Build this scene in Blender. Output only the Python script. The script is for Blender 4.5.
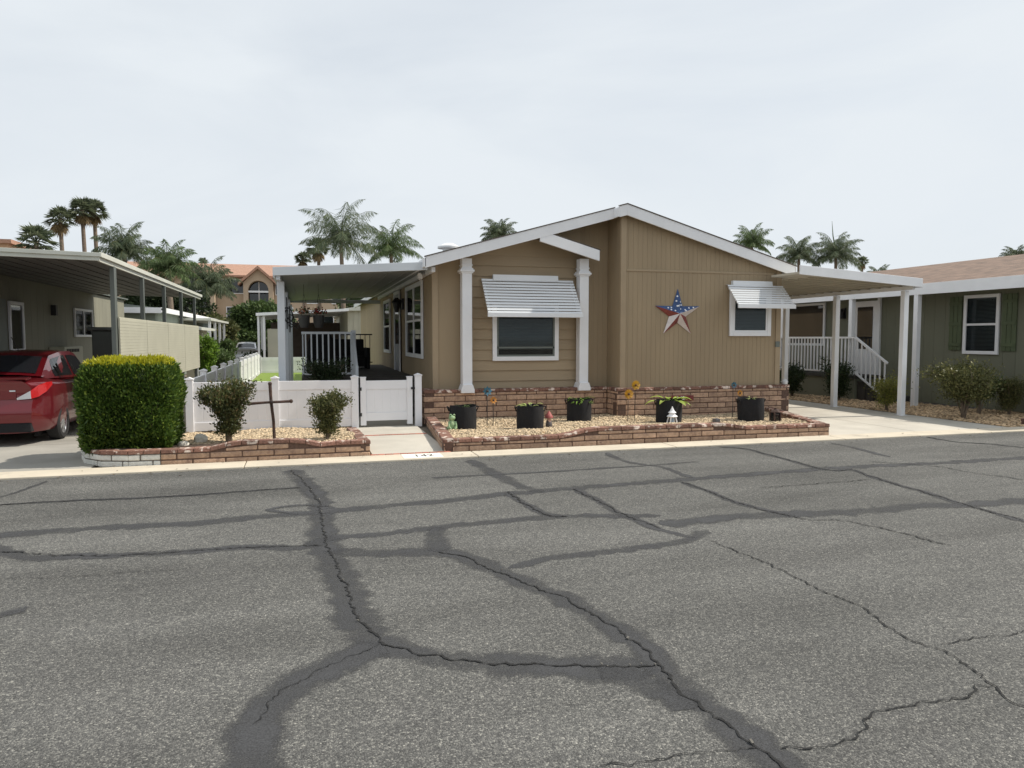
import bpy, bmesh, math, random
import numpy as np
from mathutils import Vector, Matrix, Euler

for o in list(bpy.data.objects):
    bpy.data.objects.remove(o, do_unlink=True)
scene = bpy.context.scene
C = scene.collection
R = math.radians
rng = random.Random(7)

# ------------------------------------------------------------------ camera
EYE = 1.65
YAW, PITCH = R(16.1134), R(3.6556)
FPX = 720.0
cd = bpy.data.cameras.new('camera')
cam = bpy.data.objects.new('camera', cd)
C.objects.link(cam)
cam.location = (0, 0, EYE)
cam.rotation_euler = (R(90) - PITCH, 0, -YAW)
cd.sensor_width = 36.0
cd.lens = 36.0 * FPX / 1024.0
cd.clip_start = 0.05
cd.clip_end = 3000
scene.camera = cam

# ------------------------------------------------------------------ light
SUN_EL, SUN_AZ = R(50), R(-4)          # azimuth from +X towards +Y
sun_dir = Vector((math.cos(SUN_EL) * math.cos(SUN_AZ), math.cos(SUN_EL) * math.sin(SUN_AZ), math.sin(SUN_EL)))
ld = bpy.data.lights.new('sun', 'SUN')
ld.energy = 3.9
ld.angle = R(0.9)
ld.color = (1.0, 0.93, 0.82)
sun = bpy.data.objects.new('sun', ld)
C.objects.link(sun)
sun.rotation_euler = sun_dir.to_track_quat('Z', 'Y').to_euler()
sun.location = (30, 0, 40)

world = bpy.data.worlds.new('World')
scene.world = world
world.use_nodes = True
wn = world.node_tree
wn.nodes.clear()
def wnode(t, **kw):
    n = wn.nodes.new(t)
    for k, v in kw.items():
        setattr(n, k, v)
    return n
wout = wnode('ShaderNodeOutputWorld')
wbg = wnode('ShaderNodeBackground')
wbg.inputs['Strength'].default_value = 0.1
sky = wnode('ShaderNodeTexSky', sky_type='NISHITA')
sky.sun_disc = False
sky.sun_elevation = SUN_EL
sky.sun_rotation = R(90) - SUN_AZ
sky.air_density = 1.0
sky.dust_density = 2.0
tc = wnode('ShaderNodeTexCoord')
mp = wnode('ShaderNodeMapping')
mp.inputs['Scale'].default_value = (1.0, 1.0, 3.2)
mp.inputs['Rotation'].default_value = (R(4), R(5), R(25))
wn.links.new(tc.outputs['Generated'], mp.inputs['Vector'])
nz = wnode('ShaderNodeTexNoise')
nz.inputs['Scale'].default_value = 1.7
nz.inputs['Detail'].default_value = 7
nz.inputs['Roughness'].default_value = 0.52
nz.inputs['Distortion'].default_value = 0.5
wn.links.new(mp.outputs['Vector'], nz.inputs['Vector'])
rmp = wnode('ShaderNodeValToRGB')
rmp.color_ramp.elements[0].position = 0.33
rmp.color_ramp.elements[0].color = (0.80, 0.80, 0.80, 1)
rmp.color_ramp.elements[1].position = 0.62
rmp.color_ramp.elements[1].color = (1.0, 1.0, 1.0, 1)
wn.links.new(nz.outputs['Fac'], rmp.inputs['Fac'])
mx = wnode('ShaderNodeMix', data_type='RGBA')
wn.links.new(rmp.outputs['Color'], mx.inputs['Factor'])
wn.links.new(sky.outputs['Color'], mx.inputs['A'])
mx.inputs['B'].default_value = (7.0, 7.45, 7.85, 1)      # thin high cloud
wn.links.new(mx.outputs['Result'], wbg.inputs['Color'])
wn.links.new(wbg.outputs['Background'], wout.inputs['Surface'])

scene.view_settings.view_transform = 'Standard'
scene.view_settings.look = 'None'
scene.view_settings.gamma = 1
scene.view_settings.exposure = 0.2
scene.view_settings.use_curve_mapping = False
scene.render.resolution_x = 1024
scene.render.resolution_y = 768
scene.cycles.transparent_max_bounces = 32
scene.cycles.max_bounces = 6

# ------------------------------------------------------------------ helpers
_fw = Vector((math.sin(YAW) * math.cos(PITCH), math.cos(YAW) * math.cos(PITCH), -math.sin(PITCH)))
_rt = Vector((math.cos(YAW), -math.sin(YAW), 0))
_up = _rt.cross(_fw)
def _ray(px, py):
    return _fw + _rt * ((px - 512) / FPX) - _up * ((py - 384) / FPX)
def on_ground(px, py, z=0.0):
    r = _ray(px, py)
    return Vector((0, 0, EYE)) + r * ((z - EYE) / r.z)
def at(px, py, Y):
    r = _ray(px, py)
    return Vector((0, 0, EYE)) + r * (Y / r.y)
def at_x(px, py, X):
    r = _ray(px, py)
    return Vector((0, 0, EYE)) + r * (X / r.x)

ROOT = {}          # world location of the thing an object belongs to

class MB:
    """collects polygons; build() links them as one mesh object"""
    def __init__(s):
        s.v = []; s.f = []; s.m = []; s.uv = None
    def face(s, pts, m=0):
        i = len(s.v)
        s.v.extend([tuple(p) for p in pts])
        s.f.append(tuple(range(i, i + len(pts))))
        s.m.append(m)
    def prism(s, poly, vec, m=0, mcap=None):
        """closed solid: polygon poly pushed along vec"""
        vec = Vector(vec); poly = [Vector(p) for p in poly]
        n = len(poly)
        nrm = Vector((0, 0, 0))
        for i in range(n):
            nrm += poly[i].cross(poly[(i + 1) % n])
        if nrm.dot(vec) > 0:
            poly = poly[::-1]
        i = len(s.v)
        s.v.extend([tuple(p) for p in poly]); s.v.extend([tuple(p + vec) for p in poly])
        s.f.append(tuple(range(i, i + n))); s.m.append(m)
        s.f.append(tuple(range(i + 2 * n - 1, i + n - 1, -1))); s.m.append(m if mcap is None else mcap)
        for k in range(n):
            k2 = (k + 1) % n
            s.f.append((i + k2, i + k, i + n + k, i + n + k2)); s.m.append(m)
    def box(s, x0, x1, y0, y1, z0, z1, m=0):
        s.prism([(x0, y0, z0), (x1, y0, z0), (x1, y0, z1), (x0, y0, z1)], (0, y1 - y0, 0), m)
    def obox(s, c, sx, sy, sz, rz=0, rx=0, ry=0, m=0):
        M = Euler((rx, ry, rz)).to_matrix(); c = Vector(c)
        p = [c + M @ Vector((a * sx / 2, -sy / 2, b * sz / 2)) for a, b in ((-1, -1), (1, -1), (1, 1), (-1, 1))]
        s.prism(p, M @ Vector((0, sy, 0)), m)
    def bar(s, a, b, w, h=None, m=0, up=(0, 0, 1)):
        """box-section bar from a to b"""
        a = Vector(a); b = Vector(b); h = h or w
        d = (b - a).normalized()
        u = Vector(up)
        if abs(d.dot(u)) > 0.99: u = Vector((0, 1, 0))
        r = d.cross(u).normalized(); u = r.cross(d)
        s.prism([a - r * w / 2 - u * h / 2, a + r * w / 2 - u * h / 2, a + r * w / 2 + u * h / 2, a - r * w / 2 + u * h / 2], b - a, m)
    def tube(s, pts, rad, n=8, m=0, cap=True):
        pts = [Vector(p) for p in pts]
        if not hasattr(rad, '__len__'): rad = [rad] * len(pts)
        i0 = len(s.v)
        pu = None
        for k, p in enumerate(pts):
            d = (pts[min(k + 1, len(pts) - 1)] - pts[max(k - 1, 0)]).normalized()
            if pu is None:
                pu = d.orthogonal().normalized()
            pu = (pu - d * pu.dot(d)).normalized()
            w = d.cross(pu)
            for j in range(n):
                a = 2 * math.pi * j / n
                s.v.append(tuple(p + (pu * math.cos(a) + w * math.sin(a)) * rad[k]))
        for k in range(len(pts) - 1):
            for j in range(n):
                j2 = (j + 1) % n
                s.f.append((i0 + k * n + j, i0 + k * n + j2, i0 + (k + 1) * n + j2, i0 + (k + 1) * n + j)); s.m.append(m)
        if cap:
            s.f.append(tuple(i0 + j for j in range(n - 1, -1, -1))); s.m.append(m)
            e = i0 + (len(pts) - 1) * n
            s.f.append(tuple(e + j for j in range(n))); s.m.append(m)
    def lathe(s, c, prof, n=20, m=0):
        """profile [(r, z)] turned about the vertical through c"""
        c = Vector(c); i0 = len(s.v)
        for r, z in prof:
            for j in range(n):
                a = 2 * math.pi * j / n
                s.v.append((c.x + r * math.cos(a), c.y + r * math.sin(a), c.z + z))
        for k in range(len(prof) - 1):
            for j in range(n):
                j2 = (j + 1) % n
                s.f.append((i0 + k * n + j, i0 + k * n + j2, i0 + (k + 1) * n + j2, i0 + (k + 1) * n + j)); s.m.append(m)
        s.f.append(tuple(i0 + j for j in range(n - 1, -1, -1))); s.m.append(m)
        e = i0 + (len(prof) - 1) * n
        s.f.append(tuple(e + j for j in range(n))); s.m.append(m)
    def ball(s, c, rx, ry=None, rz=None, n=12, k=7, m=0):
        ry = ry or rx; rz = rz or rx
        c = Vector(c); i0 = len(s.v)
        for a in range(k + 1):
            t = math.pi * a / k - math.pi / 2
            cr = max(math.cos(t), 0.02)
            for j in range(n):
                b = 2 * math.pi * j / n
                s.v.append((c.x + rx * cr * math.cos(b), c.y + ry * cr * math.sin(b), c.z + rz * math.sin(t)))
        for a in range(k):
            for j in range(n):
                j2 = (j + 1) % n
                s.f.append((i0 + a * n + j, i0 + a * n + j2, i0 + (a + 1) * n + j2, i0 + (a + 1) * n + j)); s.m.append(m)
    def build(s, name, mats, parent=None, smooth=False, bevel=0.0, angle=35):
        me = bpy.data.meshes.new(name)
        off = Vector((0, 0, 0))
        if parent is not None:
            off = ROOT[parent.name]
        me.from_pydata([(v[0] - off.x, v[1] - off.y, v[2] - off.z) for v in s.v], [], s.f)
        if not isinstance(mats, (list, tuple)): mats = [mats]
        for m_ in mats: me.materials.append(m_)
        me.polygons.foreach_set('material_index', s.m)
        if smooth: me.polygons.foreach_set('use_smooth', [True] * len(s.f))
        me.update()
        o = bpy.data.objects.new(name, me)
        C.objects.link(o)
        if parent is not None:
            o.parent = parent
        ROOT[o.name] = off
        if smooth:
            bm = bmesh.new(); bm.from_mesh(me)
            bmesh.ops.remove_doubles(bm, verts=bm.verts, dist=1e-5)
            for e in bm.edges:
                if len(e.link_faces) == 2 and e.calc_face_angle(0) > R(angle): e.smooth = False
            bm.to_mesh(me); bm.free()
        if bevel:
            md = o.modifiers.new('edge', 'BEVEL'); md.width = bevel; md.segments = 2; md.limit_method = 'ANGLE'
            md.harden_normals = False
        return o

def quads_object(name, V, F, mat, parent=None):
    """fast mesh from numpy vertex array (N,3) and face array (M,k)"""
    off = ROOT[parent.name] if parent is not None else Vector((0, 0, 0))
    V = np.asarray(V, float) - np.array([off.x, off.y, off.z])
    F = np.asarray(F, np.int32)
    me = bpy.data.meshes.new(name)
    k = F.shape[1]
    me.vertices.add(len(V)); me.vertices.foreach_set('co', V.ravel())
    me.loops.add(F.size); me.loops.foreach_set('vertex_index', F.ravel())
    me.polygons.add(len(F)); me.polygons.foreach_set('loop_start', np.arange(0, F.size, k))
    me.update(calc_edges=True); me.validate()
    me.materials.append(mat)
    o = bpy.data.objects.new(name, me)
    C.objects.link(o)
    if parent is not None: o.parent = parent
    ROOT[o.name] = off
    return o

def tag(o, label=None, cat=None, group=None, kind=None):
    if label: o['label'] = label
    if cat: o['category'] = cat
    if group: o['group'] = group
    if kind: o['kind'] = kind
    return o
def thing(name, loc, label, cat, group=None):
    o = bpy.data.objects.new(name, None)
    o.empty_display_size = 0.2
    C.objects.link(o)
    o.location = loc
    ROOT[o.name] = Vector(loc)
    return tag(o, label, cat, group)
def copy_tree(o, parent=None):
    c = o.copy(); C.objects.link(c)
    if parent is not None: c.parent = parent
    for ch in list(o.children): copy_tree(ch, c)
    return c

# ------------------------------------------------------------------ materials
def new_mat(name):
    m = bpy.data.materials.new(name); m.use_nodes = True
    nt = m.node_tree
    return m, nt, nt.nodes['Principled BSDF']
def N(nt, t, **kw):
    n = nt.nodes.new(t)
    for k, v in kw.items(): setattr(n, k, v)
    return n
def mat(name, col, rough=0.6, var=0.12, scale=6.0, bump=0.0, bscale=60.0, metal=0.0, spec=0.5, island=0.0, col2=None, c2lo=0.5, c2hi=0.7, c2scale=3.0, stretch=None, coat=0.0, trans=0.0):
    """principled material with noise tone variation, optional second colour in patches, per-piece variation and bump"""
    m, nt, b = new_mat(name)
    b.inputs['Roughness'].default_value = rough
    b.inputs['Metallic'].default_value = metal
    b.inputs['Specular IOR Level'].default_value = spec
    b.inputs['Coat Weight'].default_value = coat
    L = nt.links.new
    geo = N(nt, 'ShaderNodeNewGeometry')
    pos = geo.outputs['Position']
    if stretch:
        vm = N(nt, 'ShaderNodeVectorMath', operation='MULTIPLY'); vm.inputs[1].default_value = stretch
        L(pos, vm.inputs[0]); pos = vm.outputs[0]
    nzn = N(nt, 'ShaderNodeTexNoise'); nzn.inputs['Scale'].default_value = scale; nzn.inputs['Detail'].default_value = 5
    L(pos, nzn.inputs['Vector'])
    base = N(nt, 'ShaderNodeRGB'); base.outputs[0].default_value = (*col, 1)
    cur = base.outputs[0]
    if col2:
        n2 = N(nt, 'ShaderNodeTexNoise'); n2.inputs['Scale'].default_value = c2scale; n2.inputs['Detail'].default_value = 6
        L(pos, n2.inputs['Vector'])
        mr = N(nt, 'ShaderNodeMapRange'); mr.inputs[1].default_value = c2lo; mr.inputs[2].default_value = c2hi
        L(n2.outputs['Fac'], mr.inputs[0])
        mxn = N(nt, 'ShaderNodeMix', data_type='RGBA'); mxn.inputs['B'].default_value = (*col2, 1)
        L(mr.outputs[0], mxn.inputs['Factor']); L(cur, mxn.inputs['A'])
        cur = mxn.outputs['Result']
    mr = N(nt, 'ShaderNodeMapRange'); mr.inputs[1].default_value = 0.3; mr.inputs[2].default_value = 0.7
    mr.inputs[3].default_value = 1 - var; mr.inputs[4].default_value = 1 + var
    L(nzn.outputs['Fac'], mr.inputs[0])
    val = mr.outputs[0]
    if island:
        mi = N(nt, 'ShaderNodeMapRange'); mi.inputs[3].default_value = 1 - island; mi.inputs[4].default_value = 1 + island
        L(geo.outputs['Random Per Island'], mi.inputs[0])
        mm = N(nt, 'ShaderNodeMath', operation='MULTIPLY'); L(val, mm.inputs[0]); L(mi.outputs[0], mm.inputs[1]); val = mm.outputs[0]
    vm = N(nt, 'ShaderNodeVectorMath', operation='SCALE')
    L(cur, vm.inputs[0]); L(val, vm.inputs['Scale'])
    L(vm.outputs[0], b.inputs['Base Color'])
    if bump:
        nb = N(nt, 'ShaderNodeTexNoise'); nb.inputs['Scale'].default_value = bscale; nb.inputs['Detail'].default_value = 4
        L(geo.outputs['Position'], nb.inputs['Vector'])
        bp = N(nt, 'ShaderNodeBump'); bp.inputs['Strength'].default_value = bump; bp.inputs['Distance'].default_value = 0.02
        L(nb.outputs['Fac'], bp.inputs['Height']); L(bp.outputs[0], b.inputs['Normal'])
    if trans:
        out = nt.nodes['Material Output']
        tr = N(nt, 'ShaderNodeBsdfTranslucent'); L(vm.outputs[0], tr.inputs['Color'])
        ms = N(nt, 'ShaderNodeMixShader'); ms.inputs[0].default_value = trans
        L(b.outputs[0], ms.inputs[1]); L(tr.outputs[0], ms.inputs[2]); L(ms.outputs[0], out.inputs['Surface'])
    return m

def leaf_mat(name, c1, c2, c3=None, trans=0.3, rough=0.5):
    """foliage: every leaf picks its own tone between c1 and c2 (a few c3)"""
    m, nt, b = new_mat(name)
    L = nt.links.new
    geo = N(nt, 'ShaderNodeNewGeometry')
    rp = N(nt, 'ShaderNodeValToRGB')
    e = rp.color_ramp.elements
    e[0].color = (*c1, 1); e[1].color = (*c2, 1)
    if c3:
        e[1].position = 0.8
        x = e.new(1.0); x.color = (*c3, 1)
    L(geo.outputs['Random Per Island'], rp.inputs['Fac'])
    nz_ = N(nt, 'ShaderNodeTexNoise'); nz_.inputs['Scale'].default_value = 1.5; L(geo.outputs['Position'], nz_.inputs['Vector'])
    mr = N(nt, 'ShaderNodeMapRange'); mr.inputs[1].default_value = 0.3; mr.inputs[2].default_value = 0.7; mr.inputs[3].default_value = 0.75; mr.inputs[4].default_value = 1.25
    L(nz_.outputs['Fac'], mr.inputs[0])
    vm = N(nt, 'ShaderNodeVectorMath', operation='SCALE'); L(rp.outputs[0], vm.inputs[0]); L(mr.outputs[0], vm.inputs['Scale'])
    L(vm.outputs[0], b.inputs['Base Color'])
    b.inputs['Roughness'].default_value = rough
    b.inputs['Specular IOR Level'].default_value = 0.35
    tr = N(nt, 'ShaderNodeBsdfTranslucent'); L(vm.outputs[0], tr.inputs['Color'])
    ms = N(nt, 'ShaderNodeMixShader'); ms.inputs[0].default_value = trans
    L(b.outputs[0], ms.inputs[1]); L(tr.outputs[0], ms.inputs[2]); L(ms.outputs[0], nt.nodes['Material Output'].inputs['Surface'])
    return m

def glass_mat(name, tint=(0.02, 0.025, 0.03), alpha=0.55, rough=0.03):
    """window glass: fresnel reflection over a partly clear tinted pane"""
    m, nt, b = new_mat(name)
    L = nt.links.new
    b.inputs['Base Color'].default_value = (*tint, 1)
    b.inputs['Roughness'].default_value = rough
    b.inputs['Specular IOR Level'].default_value = 0.9
    tr = N(nt, 'ShaderNodeBsdfTransparent'); tr.inputs['Color'].default_value = (0.85, 0.9, 0.9, 1)
    fr = N(nt, 'ShaderNodeFresnel'); fr.inputs['IOR'].default_value = 1.5
    mr = N(nt, 'ShaderNodeMapRange'); mr.inputs[3].default_value = alpha; mr.inputs[4].default_value = 1.0
    L(fr.outputs[0], mr.inputs[0])
    ms = N(nt, 'ShaderNodeMixShader')
    L(mr.outputs[0], ms.inputs[0]); L(tr.outputs[0], ms.inputs[1]); L(b.outputs[0], ms.inputs[2])
    L(ms.outputs[0], nt.nodes['Material Output'].inputs['Surface'])
    return m

M = {}
M['tan'] = mat('tan_paint', (0.33, 0.253, 0.16), 0.75, 0.11, 1.3, bump=0.15, bscale=90, stretch=(1, 1, 0.25))
M['tan_lap'] = mat('tan_lap_paint', (0.34, 0.262, 0.168), 0.7, 0.08, 2.0, bump=0.12, bscale=70, island=0.04, stretch=(0.3, 1, 1))
M['tan_trim'] = mat('tan_trim_paint', (0.355, 0.273, 0.177), 0.7, 0.06, 3.0)
M['white'] = mat('white_paint', (0.79, 0.80, 0.82), 0.45, 0.04, 3.0)
M['white_al'] = mat('white_aluminium', (0.75, 0.77, 0.79), 0.35, 0.05, 2.0, stretch=(0.4, 0.4, 3))
M['vinyl'] = mat('white_vinyl', (0.80, 0.80, 0.82), 0.4, 0.03, 1.5, col2=(0.62, 0.60, 0.55), c2lo=0.62, c2hi=0.9, c2scale=1.7)
M['patio_grey'] = mat('pale_grey_aluminium', (0.56, 0.60, 0.64), 0.45, 0.05, 2.0)
M['pan_grey'] = mat('grey_roof_pan', (0.30, 0.31, 0.31), 0.5, 0.06, 2.0)
M['pan_dark'] = mat('dark_roof_pan', (0.10, 0.10, 0.096), 0.55, 0.1, 2.0)
M['pan_beige'] = mat('beige_roof_pan', (0.46, 0.42, 0.34), 0.55, 0.06, 2.0)
M['shingle'] = mat('dark_shingle', (0.10, 0.085, 0.075), 0.9, 0.25, 9.0, bump=0.4, bscale=40)
M['brick'] = mat('slump_block', (0.46, 0.305, 0.208), 0.9, 0.2, 22.0, bump=0.9, bscale=45, island=0.17, col2=(0.31, 0.20, 0.145), c2lo=0.5, c2hi=0.72, c2scale=7.0)
M['brick_cap'] = mat('red_cap_brick', (0.21, 0.108, 0.078), 0.85, 0.25, 30.0, bump=0.8, bscale=60, island=0.35, col2=(0.62, 0.52, 0.45), c2lo=0.55, c2hi=0.62, c2scale=9.0)
M['brick_white'] = mat('whitewashed_block', (0.66, 0.65, 0.60), 0.85, 0.12, 20.0, bump=0.8, bscale=45, island=0.12, col2=(0.45, 0.40, 0.33), c2lo=0.6, c2hi=0.8, c2scale=10.0)
M['mortar'] = mat('brown_mortar', (0.115, 0.070, 0.052), 0.95, 0.25, 30.0, bump=0.5, bscale=80)
M['mortar_grey'] = mat('grey_mortar', (0.16, 0.14, 0.12), 0.95, 0.25, 30.0, bump=0.5, bscale=80)
M['concrete'] = mat('pale_concrete', (0.50, 0.47, 0.41), 0.9, 0.10, 1.3, bump=0.25, bscale=120, col2=(0.40, 0.37, 0.32), c2lo=0.5, c2hi=0.8, c2scale=0.9)
M['drive_grey'] = mat('grey_concrete', (0.33, 0.315, 0.28), 0.9, 0.12, 1.3, bump=0.25, bscale=120, col2=(0.24, 0.23, 0.205), c2lo=0.48, c2hi=0.75, c2scale=0.8)
M['kerb'] = mat('kerb_concrete', (0.56, 0.50, 0.40), 0.9, 0.10, 2.0, bump=0.3, bscale=120, col2=(0.34, 0.30, 0.25), c2lo=0.6, c2hi=0.8, c2scale=2.4)
M['soil'] = mat('dark_soil', (0.075, 0.05, 0.035), 0.95, 0.3, 20.0, bump=0.8, bscale=50)
M['gravel_under'] = mat('gravel_bed', (0.40, 0.29, 0.17), 0.95, 0.35, 40.0, bump=1.0, bscale=45, col2=(0.16, 0.10, 0.06), c2lo=0.5, c2hi=0.62, c2scale=28)
M['stone'] = mat('gold_gravel', (0.49, 0.385, 0.255), 0.85, 0.10, 30.0, island=0.5)
M['stone_dull'] = mat('brown_gravel', (0.50, 0.36, 0.22), 0.85, 0.10, 30.0, island=0.5)
M['black_fabric'] = mat('black_felt', (0.012, 0.012, 0.014), 0.95, 0.2, 30.0, bump=0.4, bscale=200)
M['black_metal'] = mat('black_metal', (0.02, 0.02, 0.022), 0.5, 0.1, 10.0)
M['rust'] = mat('rusty_iron', (0.075, 0.042, 0.032), 0.8, 0.35, 18.0, bump=0.5, bscale=60, col2=(0.03, 0.025, 0.025), c2scale=7)
M['post_dark'] = mat('dark_grey_post', (0.11, 0.125, 0.115), 0.5, 0.06, 2.0)
M['dark'] = mat('dark_interior', (0.02, 0.02, 0.022), 0.9, 0.1, 5.0)
M['blind'] = mat('grey_blind', (0.34, 0.36, 0.38), 0.6, 0.05, 5.0)
M['curtain'] = mat('pale_curtain', (0.6, 0.58, 0.54), 0.8, 0.08, 5.0)
M['glass'] = glass_mat('window_glass', alpha=0.2)
M['glass_dark'] = glass_mat('dark_glass', (0.012, 0.014, 0.017), 0.8)
M['lawn'] = mat('lawn_green', (0.17, 0.25, 0.035), 0.9, 0.2, 14.0, bump=0.8, bscale=120)
M['ground'] = mat('bare_ground', (0.22, 0.19, 0.15), 0.95, 0.2, 2.0, bump=0.3, bscale=30)
M['green_wall'] = mat('olive_siding', (0.165, 0.17, 0.122), 0.75, 0.08, 1.6, stretch=(1, 1, 0.25), bump=0.12, bscale=80)
M['green_trim'] = mat('olive_shutter', (0.085, 0.11, 0.055), 0.6, 0.1, 4.0)
M['red_shingle'] = mat('brown_red_shingle', (0.205, 0.14, 0.105), 0.9, 0.22, 7.0, bump=0.6, bscale=25, col2=(0.15, 0.105, 0.08), c2lo=0.45, c2hi=0.6, c2scale=5.0, stretch=(1, 0.6, 1))
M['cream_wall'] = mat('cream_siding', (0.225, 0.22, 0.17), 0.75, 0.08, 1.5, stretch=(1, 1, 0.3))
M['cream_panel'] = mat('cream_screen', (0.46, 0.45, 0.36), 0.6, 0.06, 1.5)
M['grey_al'] = mat('grey_green_aluminium', (0.14, 0.16, 0.145), 0.5, 0.06, 2.0)
M['gutter'] = mat('cream_gutter', (0.55, 0.56, 0.50), 0.45, 0.08, 2.0)
M['terracotta'] = mat('terracotta_tile', (0.37, 0.215, 0.15), 0.85, 0.2, 3.0, bump=0.6, bscale=8, stretch=(3, 1, 1))
M['stucco'] = mat('tan_stucco', (0.46, 0.36, 0.26), 0.85, 0.08, 0.8)
M['stucco_o'] = mat('orange_stucco', (0.50, 0.33, 0.21), 0.85, 0.08, 0.8)
M['sage'] = mat('sage_siding', (0.25, 0.29, 0.25), 0.75, 0.1, 1.5)
M['wood_dark'] = mat('dark_deck_boards', (0.06, 0.055, 0.05), 0.8, 0.2, 5.0, stretch=(1, 6, 1))
M['bark'] = mat('grey_bark', (0.17, 0.13, 0.095), 0.9, 0.25, 8.0, bump=0.8, bscale=20)
M['palm_trunk'] = mat('palm_trunk', (0.19, 0.145, 0.11), 0.9, 0.25, 5.0, bump=0.8, bscale=12, stretch=(1, 1, 4))

# asphalt: aggregate speckle, worn patches
def make_asphalt():
    m, nt, b = new_mat('asphalt')
    L = nt.links.new
    geo = N(nt, 'ShaderNodeNewGeometry'); pos = geo.outputs['Position']
    vo = N(nt, 'ShaderNodeTexVoronoi'); vo.inputs['Scale'].default_value = 105; L(pos, vo.inputs['Vector'])
    sep = N(nt, 'ShaderNodeSeparateColor'); L(vo.outputs['Color'], sep.inputs[0])
    v2 = N(nt, 'ShaderNodeTexVoronoi'); v2.inputs['Scale'].default_value = 210; L(pos, v2.inputs['Vector'])
    sp2 = N(nt, 'ShaderNodeSeparateColor'); L(v2.outputs['Color'], sp2.inputs[0])
    av = N(nt, 'ShaderNodeMath', operation='MULTIPLY_ADD'); av.inputs[1].default_value = 0.45; L(sp2.outputs[0], av.inputs[0])
    a0 = N(nt, 'ShaderNodeMath', operation='MULTIPLY'); a0.inputs[1].default_value = 0.55; L(sep.outputs[0], a0.inputs[0]); L(a0.outputs[0], av.inputs[2])
    r1 = N(nt, 'ShaderNodeValToRGB'); e = r1.color_ramp.elements
    e[0].position = 0.05; e[0].color = (0.050, 0.050, 0.048, 1)
    e[1].position = 0.97; e[1].color = (0.34, 0.33, 0.295, 1)
    for p, c in ((0.40, (0.086, 0.086, 0.083)), (0.62, (0.12, 0.119, 0.112)), (0.80, (0.18, 0.177, 0.163))):
        x = e.new(p); x.color = (*c, 1)
    L(av.outputs[0], r1.inputs['Fac'])
    n1 = N(nt, 'ShaderNodeTexNoise'); n1.inputs['Scale'].default_value = 210; n1.inputs['Detail'].default_value = 3; L(pos, n1.inputs['Vector'])
    mr0 = N(nt, 'ShaderNodeMapRange'); mr0.inputs[1].default_value = 0.3; mr0.inputs[2].default_value = 0.7; mr0.inputs[3].default_value = 0.55; mr0.inputs[4].default_value = 1.45
    L(n1.outputs['Fac'], mr0.inputs[0])
    n2 = N(nt, 'ShaderNodeTexNoise'); n2.inputs['Scale'].default_value = 0.8; n2.inputs['Detail'].default_value = 6; n2.inputs['Roughness'].default_value = 0.6
    st = N(nt, 'ShaderNodeVectorMath', operation='MULTIPLY'); st.inputs[1].default_value = (0.35, 1.3, 1); L(pos, st.inputs[0]); L(st.outputs[0], n2.inputs['Vector'])
    mr = N(nt, 'ShaderNodeMapRange'); mr.inputs[1].default_value = 0.3; mr.inputs[2].default_value = 0.7; mr.inputs[3].default_value = 0.70; mr.inputs[4].default_value = 1.25
    L(n2.outputs['Fac'], mr.inputs[0])
    mm = N(nt, 'ShaderNodeMath', operation='MULTIPLY'); L(mr0.outputs[0], mm.inputs[0]); L(mr.outputs[0], mm.inputs[1])
    vs = N(nt, 'ShaderNodeVectorMath', operation='SCALE'); L(r1.outputs[0], vs.inputs[0]); L(mm.outputs[0], vs.inputs['Scale'])
    L(vs.outputs[0], b.inputs['Base Color'])
    b.inputs['Roughness'].default_value = 0.9
    b.inputs['Specular IOR Level'].default_value = 0.3
    bp = N(nt, 'ShaderNodeBump'); bp.inputs['Strength'].default_value = 0.8; bp.inputs['Distance'].default_value = 0.006
    L(vo.outputs['Distance'], bp.inputs['Height']); bp.invert = True
    L(bp.outputs[0], b.inputs['Normal'])
    return m
M['asphalt'] = make_asphalt()

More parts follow.
